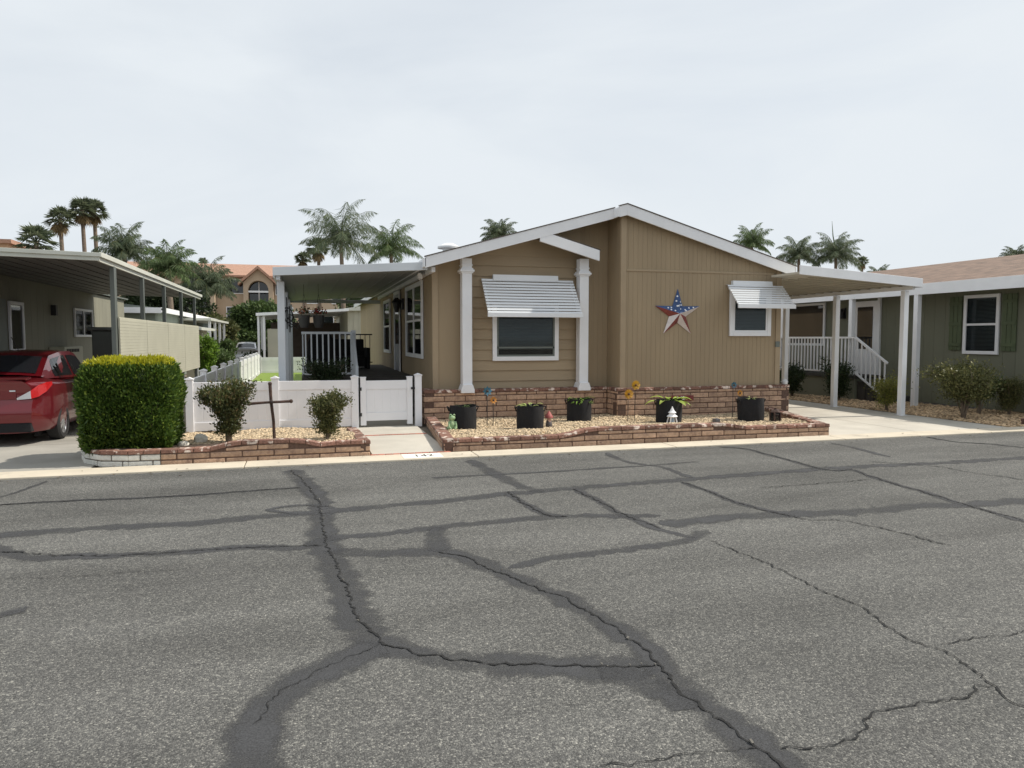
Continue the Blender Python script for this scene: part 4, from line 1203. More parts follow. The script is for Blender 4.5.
b.prism([(18.5, NY0 - .3, nz_top(18.5) - .05), (23, NY0 - .3, nz_top(23) - .05), (23, NY0 - .3, nz_top(23)), (18.5, NY0 - .3, nz_top(18.5))], (0, NY1 - NY0 + .6, 0))
b.build('roof', M['red_shingle'], nb)
b = MB(); b.box(NE - .03, NE, NY0 - .3, NY1 + .3, 2.67, 2.925)
b.prism([(NE, NY0 - .33, nz_top(NE) - .2), (18.5, NY0 - .33, nz_top(18.5) - .2), (18.5, NY0 - .33, nz_top(18.5) + .01), (NE, NY0 - .33, nz_top(NE) + .01)], (0, .03, 0))
b.build('fascia', M['white'], nb, bevel=.004)
b = MB(); b.box(NE, NX, NY0, NY1, 2.80, 2.83); b.build('soffit', M['white'], nb)
window_y(NX - .016, 12.42, 13.32, 1.28, 2.64, 2, 1, parent=nb, t=.075, blind='full')
w2 = window_y(NX - .016, 18.0, 19.9, 1.42, 2.70, 1, 1, parent=nb, t=.07)
for y0, y1 in ((12.02, 12.36), (13.38, 13.72)):
    b = MB()
    for k in range(3):
        b.box(NX - .042, NX - .015, y0 + k * .115, y0 + k * .115 + .105, 1.36, 2.62)
    for z in (1.50, 1.98, 2.46): b.box(NX - .062, NX - .042, y0, y1 - .01, z - .04, z + .04)
    b.build('shutter', M['green_trim'], nb, bevel=.004)
b = MB(); b.box(NX - .05, NX - .015, 15.95, 16.85, .62, 2.66)
d_ = b.build('front_door', M['white'], nb)
b = MB(); b.box(NX - .06, NX - .051, 16.12, 16.68, 1.35, 2.50); b.build('pane', M['glass_dark'], d_)
b = MB(); b.box(NX - .07, NX - .014, 15.86, 15.95, .62, 2.72); b.box(NX - .07, NX - .014, 16.85, 16.94, .62, 2.72); b.build('frame', M['white'], d_)
b = MB(); b.box(NX - .05, NX, 17.18, 17.3, 2.2, 2.5); b.lathe((NX - .12, 17.24, 2.2), [(.04, 0), (.08, .2), (.02, .28)], 8); b.build('wall_lantern', M['black_metal'], nb)
for y in (10.6, 13.85, 15.98, 18.85, 22):
    b = MB(); b.box(NE - .02, NE + .10, y - .06, y + .06, 0, 2.79); b.build('eave_post', M['white'], nb, bevel=.005)
np_ = thing('porch', (14.3, 17, 0), 'olive skirted porch with white railing and stair at the olive mobile home', 'porch')
b = MB(); b.box(13.92, NX - .02, 15.7, 21, .58, .66); b.build('deck', M['wood_dark'], np_)
b = MB(); b.box(13.96, NX - .03, 15.74, 20.96, 0, .579); b.build('skirting', M['green_wall'], np_)
for k in range(3):
    b = MB(); b.box(14.0, NX - .02, 14.8 + k * .3, 15.09 + k * .3, .12 + k * .18, .16 + k * .18); b.box(14.02, NX - .04, 14.82 + k * .3, 15.08 + k * .3, 0, .119 + k * .18); b.build('step', M['wood_dark'], np_)
railing((13.95, 15.75), (13.95, 20.9), .66, 1.66, 38, np_, M['white'], bal=.032, rail=.05)
railing((13.95, 14.62), (13.95, 15.72), (.05, .66), (1.02, 1.66), 7, np_, M['white'], bal=.03, rail=.05)
vp = MB(); vp.box(13.945, 13.96, 17.8, 18.1, .28, .48); vp.build('vent', M['cream_panel'], np_)

# ------------------------------------------------------------------ cream neighbour on the left
lh = thing('mobile_home', (-8, 20, 0), 'cream mobile home in the shade of its carport on the far left', 'mobile home')
LX = -5.9
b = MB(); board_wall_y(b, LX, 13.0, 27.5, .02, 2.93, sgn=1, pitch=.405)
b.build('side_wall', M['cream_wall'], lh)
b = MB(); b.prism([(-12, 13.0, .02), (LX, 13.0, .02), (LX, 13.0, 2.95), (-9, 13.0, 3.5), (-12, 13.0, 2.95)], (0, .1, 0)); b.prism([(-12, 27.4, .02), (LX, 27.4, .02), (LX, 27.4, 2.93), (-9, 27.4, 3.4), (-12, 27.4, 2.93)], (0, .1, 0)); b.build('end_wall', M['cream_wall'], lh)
b = MB(); b.prism([(-12.3, 12.7, 2.95), (-9, 12.7, 3.3), (LX + .1, 12.7, 2.96), (LX + .1, 12.7, 3.0), (-9, 12.7, 3.35), (-12.3, 12.7, 3.0)], (0, 15, 0)); b.build('roof', M['grey_al'], lh)
window_y(LX + .016, 21.75, 23.45, 1.68, 2.45, 1, 2, parent=lh, sgn=1, t=.06, blind='full')
window_y(LX + .016, 17.3, 18.1, 1.35, 2.42, 1, 1, parent=lh, sgn=1, t=.07)
b = MB(); b.box(LX, LX + .03, 16.2, 17.2, .5, 2.45); b.build('side_door', M['grey_al'], lh)
b = MB(); b.box(LX, LX + .12, 20.0, 20.14, 2.2, 2.45); b.build('wall_lantern', M['black_metal'], lh)
b = MB(); b.box(LX + .015, LX + .36, 19.7, 21.2, 1.0, 1.44)
ac = b.build('cooler', M['cream_panel'], lh, bevel=.02)
b = MB()
for k in range(8): b.box(LX + .35, LX + .368, 19.85 + k * .13, 19.93 + k * .13, 1.30, 1.38)
b.build('grille', M['dark'], ac)

lc = thing('carport', (-4.5, 18, 0), 'grey carport roof over the red car, on thin posts joined by a cream screen', 'carport')
b = MB(); b.prism([(-7.2, 12.48, 2.97), (-3.02, 12.48, 2.86), (-3.02, 12.48, 2.90), (-7.2, 12.48, 3.01)], (0, 11.3, 0))
x = -7.0
while x < -3.1:
    b.box(x, x + .012, 12.5, 23.7, 2.848 + .026 * (-3.02 - x), 2.859 + .026 * (-3.02 - x)); x += .30
b.build('roof_panel', M['pan_dark'], lc)
b = MB()
b.prism([(-7.2, 12.44, 2.94), (-2.98, 12.44, 2.83), (-2.98, 12.44, 2.93), (-7.2, 12.44, 3.04)], (0, .035, 0))
b.prism([(-7.2, 12.41, 3.0), (-2.95, 12.41, 2.89), (-2.95, 12.41, 2.95), (-7.2, 12.41, 3.06)], (0, .03, 0))
b.box(-3.02, -2.985, 12.475, 23.8, 2.82, 2.95); b.box(-2.985, -2.945, 12.44, 23.83, 2.885, 2.96)
b.build('gutter', M['gutter'], lc, bevel=.004)
for i, y in enumerate((13.35, 15.6, 17.9, 20.25, 22.6)):
    b = MB(); b.box(-3.05, -2.98, y - .05, y + .05, 0, 2.83); 
    if i == 0: b.box(-3.04, -2.99, y + .10, y + .15, 0, 2.83)
    b.build('post', M['post_dark'], lc, bevel=.004)
for y0, y1 in ((13.42, 15.59), (15.61, 17.89), (17.91, 20.24), (20.26, 22.9)):
    b = MB(); b.box(-2.97, -2.955, y0, y1, .78, 2.0)
    z = .79
    while z < 1.97: b.box(-2.954, -2.946, y0, y1, z, z + .048); z += .052
    b.build('screen_panel', M['cream_panel'], lc)
b = MB(); b.box(-3.04, -3.0, 22.93, 23.0, 0, 2.0); b.build('screen_post', M['white_al'], lc)
cb = thing('storage_cabinet', (-4.0, 16.6, 0), 'dark green storage cabinet with flat lid behind the carport post', 'cabinet')
b = MB(); b.box(-4.1, -3.45, 16.3, 17.0, .05, 1.80); b.build('body', mat('dark_green_plastic', (.045, .055, .045), .5), cb, bevel=.02)
b = MB(); b.box(-4.16, -3.39, 16.24, 17.06, 1.80, 1.87); b.build('lid', mat('dark_lid', (.05, .06, .055), .5), cb, bevel=.015)

# ------------------------------------------------------------------ cars
def car_paint(name, col):
    return mat(name, col, .30, .04, 4, metal=.5, coat=1.0)
def make_car(root, paint, plate=True, flip=False):
    """saloon 4.45 m long; local frame: rear bumper at y=0, nose at y=4.45, centred on x=0"""
    O = ROOT[root.name]
    def Wp(x, y, z):
        if flip: x, y = -x, 4.45 - y
        return (O.x + x, O.y + y, O.z + z)
    ys = [0, .05, .14, .30, .55, .9, 1.3, 1.8, 2.4, 3.0, 3.4, 3.8, 4.1, 4.3, 4.40, 4.45]
    def hw(y):       # half width at the widest
        if y < .6: return .64 + .205 * math.sin(min(1, y / .6) * math.pi / 2)
        if y > 3.6: return .845 - .23 * ((y - 3.6) / .85) ** 2.2
        return .845
    def deck(y):     # height of the upper body edge on the centreline
        if y < .62: return lerp(1.055, 1.085, y / .62)
        if y < 3.15: return 1.05
        return 1.03 - .20 * ((y - 3.15) / 1.3) ** 1.7
    def belt(y): return lerp(.97, .90, max(0, min(1, (y - .5) / 2.6))) if y < 3.15 else .90 - .13 * ((y - 3.15) / 1.3) ** 1.6
    prof = []
    def section(y):
        h = hw(y); d = deck(y); bl = belt(y)
        return [(.60 * h, .20), (.90 * h, .21), (.965 * h, .28), (.985 * h, .42), (1.0 * h, .60), (.992 * h, .74), (.965 * h, bl - .04), (.915 * h, bl + .015), (.80 * h, lerp(bl, d, .72)), (.55 * h, d - .012), (.25 * h, d), (0, d)]
    def pull(z):     # the tail is not flat: bumper stands back of the lid, lid edge lips out
        if z < .34: return .10
        if z < .66: return .0
        if z < .74: return lerp(0, .085, (z - .66) / .08)
        if z < .98: return lerp(.085, .05, (z - .74) / .24)
        return .015
    V, F = [], []
    n = 12
    for i, y in enumerate(ys):
        sec = section(y)
        full = [(-x, z) for x, z in sec] + [(x, z) for x, z in sec[-2::-1]]
        for x, z in full:
            wgt = max(0, 1 - y / .5)
            V.append(Wp(x, y + pull(z) * wgt, z))
    K = 2 * n - 1
    for i in range(len(ys) - 1):
        for j in range(K - 1):
            a = i * K + j
            F.append((a, a + 1, a + K + 1, a + K))
    mb = MB(); mb.v = V; mb.f = F; mb.m = [0] * len(F)
    # tail and nose faces: bands between mirrored points
    for i in (0, len(ys) - 1):
        for j in range(n - 1):
            a, c = i * K + j, i * K + j + 1
            a2, c2 = i * K + K - 1 - j, i * K + K - 2 - j
            if c == c2: mb.f.append((a, a2, c) if i == 0 else (a, c, a2))
            else: mb.f.append((a, a2, c2, c) if i == 0 else (a, c, c2, a2))
            mb.m.append(0)
    for i in range(len(ys) - 1):
        a, c = i * K, (i + 1) * K
        mb.f.append((a, c, c + K - 1, a + K - 1)); mb.m.append(0)
    body = mb.build('body', paint, root, smooth=True, angle=42)
    # wheel arches cut out of the body
    bm = bmesh.new(); bm.from_mesh(body.data); bmesh.ops.recalc_face_normals(bm, faces=bm.faces); bm.to_mesh(body.data); bm.free()
    for wy in (.88, 3.48):
        for sx in (-1, 1):
            ct = MB(); p = Wp(sx * .95, wy, .30); q = Wp(sx * .52, wy, .30)
            ct.tube([p, q], .345, 28)
            co = ct.build('cutter', paint)
            md = body.modifiers.new('arch', 'BOOLEAN'); md.object = co; md.operation = 'DIFFERENCE'; md.solver = 'EXACT'
            co.location = -O
            bpy.context.view_layer.update()
            me = bpy.data.meshes.new_from_object(body.evaluated_get(bpy.context.evaluated_depsgraph_get()))
            co.location = (0, 0, 0)
            bpy.context.view_layer.update()
            body.modifiers.clear(); 
            if len(me.polygons) > 50: body.data = me
            bpy.data.objects.remove(co, do_unlink=True)
    # cabin: roof skin and pillars, then glass standing a little proud
    g = [  # y, half width, z for belt line and roof line stations
        (.55, .68, 1.045, .62, 1.075), (1.22, .72, 1.02, .535, 1.40), (1.75, .73, 1.0, .555, 1.465), (2.3, .735, .985, .55, 1.46), (2.65, .735, .975, .535, 1.415), (3.28, .70, .96, .62, .99)]
    cab = MB()
    for s in (-1, 1):
        for k in range(len(g) - 1):
            (y0, b0, zb0, r0, zr0), (y1, b1, zb1, r1, zr1) = g[k], g[k + 1]
            cab.face([Wp(s * b0, y0, zb0), Wp(s * b1, y1, zb1), Wp(s * r1, y1, zr1), Wp(s * r0, y0, zr0)])
            cab.face([Wp(s * r0, y0, zr0), Wp(s * r1, y1, zr1), Wp(s * r1 * .5, y1, zr1 + .03), Wp(s * r0 * .5, y0, zr0 + .03)])
            cab.face([Wp(s * r0 * .5, y0, zr0 + .03), Wp(s * r1 * .5, y1, zr1 + .03), Wp(0, y1, zr1 + .04), Wp(0, y0, zr0 + .04)])
    cabo = cab.build('cabin', paint, root, smooth=True, angle=50)
    gl = MB()
    def cabpt(k, u, v, off):
        q = [lerp(g[k][m_], g[k + 1][m_], u) for m_ in range(5)]
        av = abs(v)
        x = v * q[3]; z = q[4] + (lerp(.04, .03, av / .5) if av < .5 else lerp(.03, 0, (av - .5) / .5))
        return Wp(x, q[0] + off[0], z + off[1])
    for nm_, k, ua, ub, off in (('rear_window', 0, .10, .90, (-.006, .010)), ('windscreen', 4, .08, .92, (.006, .010))):
        gl = MB()
        for i_ in range(6):
            v0, v1 = lerp(-.86, .86, i_ / 6), lerp(-.86, .86, (i_ + 1) / 6)
            gl.face([cabpt(k, ua, v0, off), cabpt(k, ua, v1, off), cabpt(k, ub, v1, off), cabpt(k, ub, v0, off)])
        gl.build(nm_, M['glass_dark'], root)
    for s in (-1, 1):
        sg = MB()
        def P2(y, t, e=.006):
            for k in range(len(g) - 1):
                if g[k][0] <= y <= g[k + 1][0]:
                    u = (y - g[k][0]) / (g[k + 1][0] - g[k][0])
                    q = [lerp(g[k][m_], g[k + 1][m_], u) for m_ in range(5)]
                    return Wp(s * (lerp(q[1], q[3], t) + e), y, lerp(q[2], q[4], t))
        for ya, yb in ((.98, 1.85), (1.95, 2.95)):
            m_ = 6
            for k in range(m_):
                y0, y1 = lerp(ya, yb, k / m_), lerp(ya, yb, (k + 1) / m_)
                sg.face([P2(y0, .10), P2(y1, .10), P2(y1, .86), P2(y0, .86)])
        sg.build('side_window', M['glass_dark'], root)
    # lights, lip, plate, trim
    red = mat('tail_red', (.45, .012, .015), .15, .05, 5, coat=1.0); clr = mat('tail_clear', (.62, .62, .64), .15, .05, 5, coat=1.0)
    for s in (-1, 1):
        tl = MB(); e = -.012
        # wraps round the corner: points on the body section near z .76-.98
        pts_l = [(.42, .058), (.615, .058), (.695, .14), (.768, .27), (.805, .44)]
        lo = [.735, .75, .775, .85, .95]; hi = [.76, .875, .955, .995, 1.0]
        for k in range(4):
            (x0, y0), (x1, y1) = pts_l[k], pts_l[k + 1]
            tl.face([Wp(s * (x0 + .012), y0 + e, lo[k]), Wp(s * (x1 + .012), y1 + e, lo[k + 1]), Wp(s * (x1 + .006), y1 + e, hi[k + 1]), Wp(s * (x0 + .006), y0 + e, hi[k])], 1 if k == 0 else 0)
        tl.build('tail_light', [red, clr], root)
        wm = MB(); wm.ball(Wp(s * .90, 2.95, 1.0), .10, .06, .07); wm.build('wing_mirror', paint, root, smooth=True)
        hl = MB(); hl.ball(Wp(s * .62, 4.22, .72), .13, .14, .08); hl.build('headlight', clr, root, smooth=True)
    lip = MB(); lip.prism([Wp(-.60, .015, 1.045), Wp(-.60, .20, 1.07), Wp(-.60, .16, 1.095), Wp(-.60, -.02, 1.08)], Vector(Wp(.60, 0, 0)) - Vector(Wp(-.60, 0, 0)))
    lip.build('boot_lip', paint, root, bevel=.012)
    bp_ = MB(); bp_.box(*sorted((Wp(-.62, 0, 0)[0], Wp(.62, 0, 0)[0])), *sorted((Wp(0, .02, 0)[1], Wp(0, .16, 0)[1])), O.z + .22, O.z + .37); bp_.build('lower_bumper', M['black_fabric'], root, bevel=.02)
    sh = MB(); sh.prism([Wp(-.42, .062, .735), Wp(.42, .062, .735), Wp(.42, .068, .955), Wp(-.42, .068, .955)], Vector(Wp(0, .03, 0)) - Vector(Wp(0, 0, 0))); sh.build('boot_panel', paint, root, bevel=.01)
    if plate:
        p_ = MB(); p_.box(*sorted((Wp(-.155, 0, 0)[0], Wp(.155, 0, 0)[0])), *sorted((Wp(0, .045, 0)[1], Wp(0, .06, 0)[1])), O.z + .775, O.z + .93); p_.build('number_plate', M['white'], root, bevel=.004)
    em = MB(); em.box(*sorted((Wp(.33, 0, 0)[0], Wp(.41, 0, 0)[0])), *sorted((Wp(0, .052, 0)[1], Wp(0, .06, 0)[1])), O.z + .865, O.z + .885); em.build('badge', M['white_al'], root)
    chrome = mat('wheel_alloy', (.55, .56, .58), .3, .05, 5, metal=.8)
    tyre_m = mat('tyre_rubber', (.018, .018, .019), .85, .1, 20)
    for wy in (.88, 3.48):
        for s in (-1, 1):
            w = MB()
            prof_ = [(.20, -.10), (.27, -.105), (.30, -.08), (.305, 0), (.30, .08), (.27, .105), (.20, .10)]
            i0 = 0; nn = 32
            for r_, d in prof_:
                for j in range(nn):
                    a = 2 * math.pi * j / nn
                    w.v.append(Wp(s * (.735 + d), wy + r_ * math.cos(a), .30 + r_ * math.sin(a)))
            for k in range(len(prof_) - 1):
                for j in range(nn):
                    j2 = (j + 1) % nn
                    w.f.append((k * nn + j, k * nn + j2, (k + 1) * nn + j2, (k + 1) * nn + j)); w.m.append(0)
            wo = w.build('wheel', tyre_m, root, smooth=True)
            rm = MB()
            for k in range(8):
                a = 2 * math.pi * k / 8
                rm.bar(Wp(s * .815, wy, .30), Wp(s * .80, wy + .19 * math.cos(a), .30 + .19 * math.sin(a)), .05, .02, up=(1, 0, 0))
            rm.tube([Wp(s * .78, wy, .30), Wp(s * .825, wy, .30)], .05, 12)
            rm.tube([Wp(s * .66, wy, .30), Wp(s * .70, wy, .30)], .20, 24)
            for k in range(24):
                a, c_ = 2 * math.pi * k / 24, 2 * math.pi * (k + 1) / 24
                rm.bar(Wp(s * .80, wy + .2 * math.cos(a), .30 + .2 * math.sin(a)), Wp(s * .80, wy + .2 * math.cos(c_), .30 + .2 * math.sin(c_)), .03, .05, up=(1, 0, 0))
            rm.build('rim', chrome, wo)
            hs = MB(); hs.box(*sorted((Wp(s * .50, 0, 0)[0], Wp(s * .56, 0, 0)[0])), *sorted((Wp(0, wy - .36, 0)[1], Wp(0, wy + .36, 0)[1])), O.z + .1, O.z + .75); hs.build('wheel_well', M['dark'], root)
    an = MB(); an.tube([Wp(0, 1.5, 1.50), Wp(0, 1.2, 1.72)], .006, 5); an.build('aerial', M['black_metal'], root)
car = thing('parked_car', (-4.53, 12.28, .03), 'dark red saloon car parked under the grey carport', 'car')
make_car(car, car_paint('dark_red_paint', (.155, .006, .012)))
car.scale = (.95, .95, .95)

# ------------------------------------------------------------------ vegetation
def leaf_quads(P, D, Nn, L, W):
    """pointed leaf cards: base points P, unit directions D, side vectors Nn, lengths L, widths W -> verts, faces"""
    P, D, Nn = np.asarray(P), np.asarray(D), np.asarray(Nn)
    L = np.asarray(L)[:, None]; W = np.asarray(W)[:, None]
    mid = P + D * L * .5
    V = np.stack([P, mid + Nn * W * .5, P + D * L, mid - Nn * W * .5], 1)
    F = np.arange(len(P) * 4).reshape(-1, 4)
    return V.reshape(-1, 3), F
def unit(a): return a / np.maximum(np.linalg.norm(a, axis=-1, keepdims=True), 1e-9)

def hedge_block():
    root = thing('hedge', (-2.25, 10.9, .15), 'tall boxy clipped hedge with yellow new growth on top beside the red car', 'hedge')
    rs = np.random.RandomState(4)
    c = np.array([-2.25, 10.84, .745]); h = np.array([.575, .57, .615])
    def surf(n):
        # points over a box face by face, then rounded into a cushion
        q = rs.uniform(-1, 1, (n, 3)); ax = rs.choice(3, n, p=[.30, .40, .30]); q[np.arange(n), ax] = np.sign(q[np.arange(n), ax])
        p = q / np.power((np.abs(q) ** 7.0).sum(1, keepdims=True), 1 / 7)
        nrm = unit(np.sign(p) * np.abs(p) ** 4)
        return p, nrm
    p, nrm = surf(46000)
    # foot narrower than the shoulders, gentle lumps
    lump = 1 + .03 * np.sin(p[:, 0] * 7 + 1) * np.sin(p[:, 2] * 6) + .03 * np.sin(p[:, 1] * 9 + p[:, 2] * 5)
    tap = np.where(p[:, 2] < 0, 1 - .10 * p[:, 2] ** 2, 1 - .05 * p[:, 2] ** 2)
    q = p * h * lump[:, None]; q[:, 0] *= tap; q[:, 1] *= tap
    q = q * rs.uniform(.80, 1.0, (len(q), 1)) ** .6 * rs.uniform(.97, 1.015, (len(q), 1)) + c
    d = unit(nrm * .7 + np.array([0, 0, .75]) + rs.normal(0, .45, q.shape))
    s = unit(np.cross(d, rs.normal(size=q.shape)))
    top = (q[:, 2] > c[2] + h[2] * .84) & (rs.uniform(size=len(q)) < np.clip((q[:, 2] - c[2] - h[2] * .84) / (.08 * h[2]), 0, 1))
    for nm, sel, mt in (('foliage', ~top, leaf_mat('hedge_leaf', (.04, .08, .014), (.105, .175, .028), (.24, .31, .05), trans=.32)),
                        ('new_growth', top, leaf_mat('hedge_new_leaf', (.30, .32, .018), (.50, .46, .025), trans=.35))):
        n = sel.sum()
        V, F = leaf_quads(q[sel], d[sel], s[sel], rs.uniform(.035, .072, n), rs.uniform(.016, .030, n))
        quads_object(nm, V, F, mt, root)
    # inner twigs fill the body so no sky shows through
    b = MB(); r = random.Random(3)
    for k in range(140):
        a = r.uniform(0, 6.28); rad = r.uniform(.2, 1)
        e = Vector((-2.255 + .52 * rad * math.cos(a), 10.86 + .46 * rad * math.sin(a), r.uniform(.5, 1.3)))
        b.tube([(-2.255 + .3 * rad * math.cos(a), 10.86 + .3 * rad * math.sin(a), .1), e], [.014, .006], 5)
    b.build('twigs', M['bark'], root)
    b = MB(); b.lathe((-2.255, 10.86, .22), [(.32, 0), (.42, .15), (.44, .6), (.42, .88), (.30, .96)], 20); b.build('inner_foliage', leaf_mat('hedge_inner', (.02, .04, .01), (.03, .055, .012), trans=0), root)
hedge_block()

def shrub(name, base, h, rx, label, mt, n, seed, stems=9, leaf=(.03, .055), spread=.5, cat='shrub', group=None, low=.25, up=.5, vase=False, wid=.5):
    """loose shrub: stems from the ground, leaves on twigs round their upper lengths"""
    root = thing(name, base, label, cat, group)
    r = random.Random(seed); rs = np.random.RandomState(seed)
    b = MB(); B = Vector(base)
    P, D = [], []
    NT = 9
    per = max(20, n // (stems * NT))
    for k in range(stems):
        a = 2 * math.pi * k / stems + r.uniform(-.4, .4); rr_ = rx * r.uniform(.25, .95) * (1 if k % 3 else .35)
        top = B + Vector((rr_ * math.cos(a), rr_ * math.sin(a), h * r.uniform(.72, .97)))
        mid = B.lerp(top, .5) + Vector((0, 0, h * (.10 if not vase else .02))) - Vector((rr_ * math.cos(a), rr_ * math.sin(a), 0)) * .2
        pts = [B + Vector((r.uniform(-.03, .03), r.uniform(-.03, .03), 0)), mid, top]
        b.tube(pts, [.016 * h, .010 * h, .004 * h], 5)
        for j in range(NT):
            t = r.uniform(low, 1) ** .8
            o = pts[0].lerp(pts[1], t * 2) if t < .5 else pts[1].lerp(pts[2], t * 2 - 1)
            sd = Vector((r.gauss(0, 1), r.gauss(0, 1), r.uniform(-.1, 1))).normalized()
            e = o + sd * spread * rx * r.uniform(.4, 1.0)
            b.tube([o, e], [.005 * h, .002 * h], 4)
            tt = rs.uniform(.05, 1.08, per)[:, None]
            pp = np.array(o)[None] * (1 - tt) + np.array(e)[None] * tt + rs.normal(0, .10 * rx + .012, (per, 3))
            P.append(pp); D.append(unit(np.array(sd)[None] * .6 + np.array([0, 0, up]) + rs.normal(0, .6, (per, 3))))
    P = np.vstack(P); D = np.vstack(D); S = unit(np.cross(D, rs.normal(size=P.shape)))
    P[:, 2] = np.maximum(P[:, 2], base[2] + .04)
    L = rs.uniform(*leaf, len(P)) * 1.15
    V, F = leaf_quads(P, D, S, L, L * wid)
    b.build('stems', M['bark'], root)
    quads_object('foliage', V, F, mt, root)
    return root
M['leaf_bronze'] = leaf_mat('bronze_leaf', (.04, .055, .02), (.105, .115, .04), (.17, .11, .05), trans=.25)
M['leaf_olive'] = leaf_mat('olive_leaf', (.045, .055, .020), (.12, .13, .045), (.22, .20, .09), trans=.25)
M['leaf_oliveb'] = leaf_mat('yellow_olive_leaf', (.075, .085, .03), (.17, .17, .06), (.25, .23, .10), trans=.3)  # brighter than plain olive: sun blocked by the eave put into the leaf tone
M['leaf_dark'] = leaf_mat('dark_leaf', (.022, .038, .015), (.05, .075, .03), trans=.2)
M['leaf_mid'] = leaf_mat('mid_leaf', (.05, .085, .028), (.11, .16, .05), trans=.25)
M['leaf_yellow'] = leaf_mat('yellow_green_leaf', (.11, .13, .03), (.30, .29, .07), trans=.3)  # yellow-green leaf, brightened in the colour to look sunlit
M['leaf_bright'] = leaf_mat('bright_leaf', (.08, .16, .02), (.20, .32, .04), trans=.3)
shrub('shrub', (-1.05, 10.95, .14), .86, .37, 'wider bronze-tipped shrub in the gravel bed left of the iron cross', M['leaf_bronze'], 13000, 1, stems=19, spread=.36, leaf=(.025, .05), low=.12)
shrub('shrub', (.32, 10.9, .14), .70, .32, 'smaller olive shrub in the gravel bed right of the iron cross', M['leaf_olive'], 9500, 2, stems=17, spread=.42, leaf=(.022, .045), low=.12)
shrub('shrub', (.42, 15.2, .04), 1.12, .42, 'dark rounded bush in front of the porch railing', M['leaf_dark'], 9000, 3, stems=14, spread=.55, leaf=(.03, .06))
shrub('shrub', (12.85, 11.45, .02), 1.02, .78, 'tall olive shrub on bare splayed stems in gravel by the shuttered window', M['leaf_oliveb'], 13000, 4, stems=16, spread=.34, leaf=(.03, .06), low=.42, vase=True)
shrub('shrub', (14.0, 12.1, .02), .80, .42, 'dark green shrub behind the splayed olive shrub', M['leaf_mid'], 5000, 14, stems=9, spread=.45, leaf=(.03, .06), low=.4, vase=True)
shrub('shrub', (14.40, 11.72, .02), .74, .36, 'round yellow-olive bush at the right edge of the gravel', M['leaf_oliveb'], 10000, 5, stems=17, spread=.6, leaf=(.02, .04), low=.1)
shrub('shrub', (12.52, 13.1, .02), .70, .46, 'yellow-green bush beside the front carport post', M['leaf_yellow'], 6500, 6, stems=13, spread=.55, leaf=(.02, .045), low=.15)
shrub('shrub', (13.45, 15.7, .02), .95, .50, 'dark bush against the olive porch skirting, by the stair', M['leaf_dark'], 8000, 7, stems=13, spread=.55, leaf=(.03, .06), low=.1)
shrub('shrub', (13.15, 17.2, .02), .80, .48, 'dark bush against the olive porch skirting, between two carport posts', M['leaf_dark'], 7000, 8, stems=12, spread=.55, leaf=(.03, .06), low=.1)
shrub('shrub', (-2.95, 24.2, 0), 1.75, .40, 'bright green column of shrub behind the cream screen', M['leaf_bright'], 9000, 9, stems=14, spread=.5, leaf=(.05, .09), low=.08)
for i, (x, y, h, rx, lb) in enumerate(((-3.35, 30.5, 1.15, .6, 'dull dark shrub beyond the side fence, nearest the cream screen'), (-3.45, 36, 1.45, .62, 'dark shrub mass to the left of the white car'), (-2.15, 38, .85, .7, 'low dark shrub to the right of the white car'))):
    shrub('shrub', (x, y, 0), h, rx, lb, M['leaf_mid' if i < 2 else 'leaf_dark'], 5000, 20 + i, stems=12, spread=.5, leaf=(.09, .16), low=.05)

def tree(base, h, cr, label, seed, mt, n=9000, leaf=(.18, .32), group=None, squash=.85, trunk_h=.4):
    root = thing('tree', base, label, 'tree', group)
    r = random.Random(seed); rs = np.random.RandomState(seed)
    B = Vector(base); b = MB()
    th = h * trunk_h
    b.tube([B, B + Vector((.05 * h * r.uniform(-1, 1), .02 * h, th * .6)), B + Vector((.03 * h * r.uniform(-1, 1), 0, th))], [.035 * h, .026 * h, .02 * h], 8)
    cl = []
    for k in range(16):
        a = r.uniform(0, 6.28); e = r.uniform(-.3, 1)
        rad = cr * r.uniform(.35, .85)
        c = B + Vector((rad * math.cos(a) * math.cos(e * .9), rad * math.sin(a) * math.cos(e * .9), h - cr * squash + cr * squash * .8 * math.sin(e * 1.4)))
        b.tube([B + Vector((0, 0, th * r.uniform(.7, 1))), B.lerp(c, .6) + Vector((0, 0, .05 * h)), c], [.014 * h, .009 * h, .003 * h], 5)
        cl.append((c, cr * r.uniform(.28, .5)))
    P, D = [], []
    for c, rad in cl:
        m = n // len(cl)
        u = unit(rs.normal(size=(m, 3))); t = rs.uniform(.3, 1, (m, 1)) ** .5
        P.append(np.array(c)[None] + u * t * rad * np.array([1.15, 1.15, .8])); D.append(unit(u + rs.normal(0, .7, u.shape) + np.array([0, 0, -.1])))
    P = np.vstack(P); D = np.vstack(D); S = unit(np.cross(D, rs.normal(size=P.shape)))
    L = rs.uniform(*leaf, len(P)); V, F = leaf_quads(P, D, S, L, L * .55)
    b.build('trunk', M['bark'], root)
    quads_object('crown', V, F, mt, root)

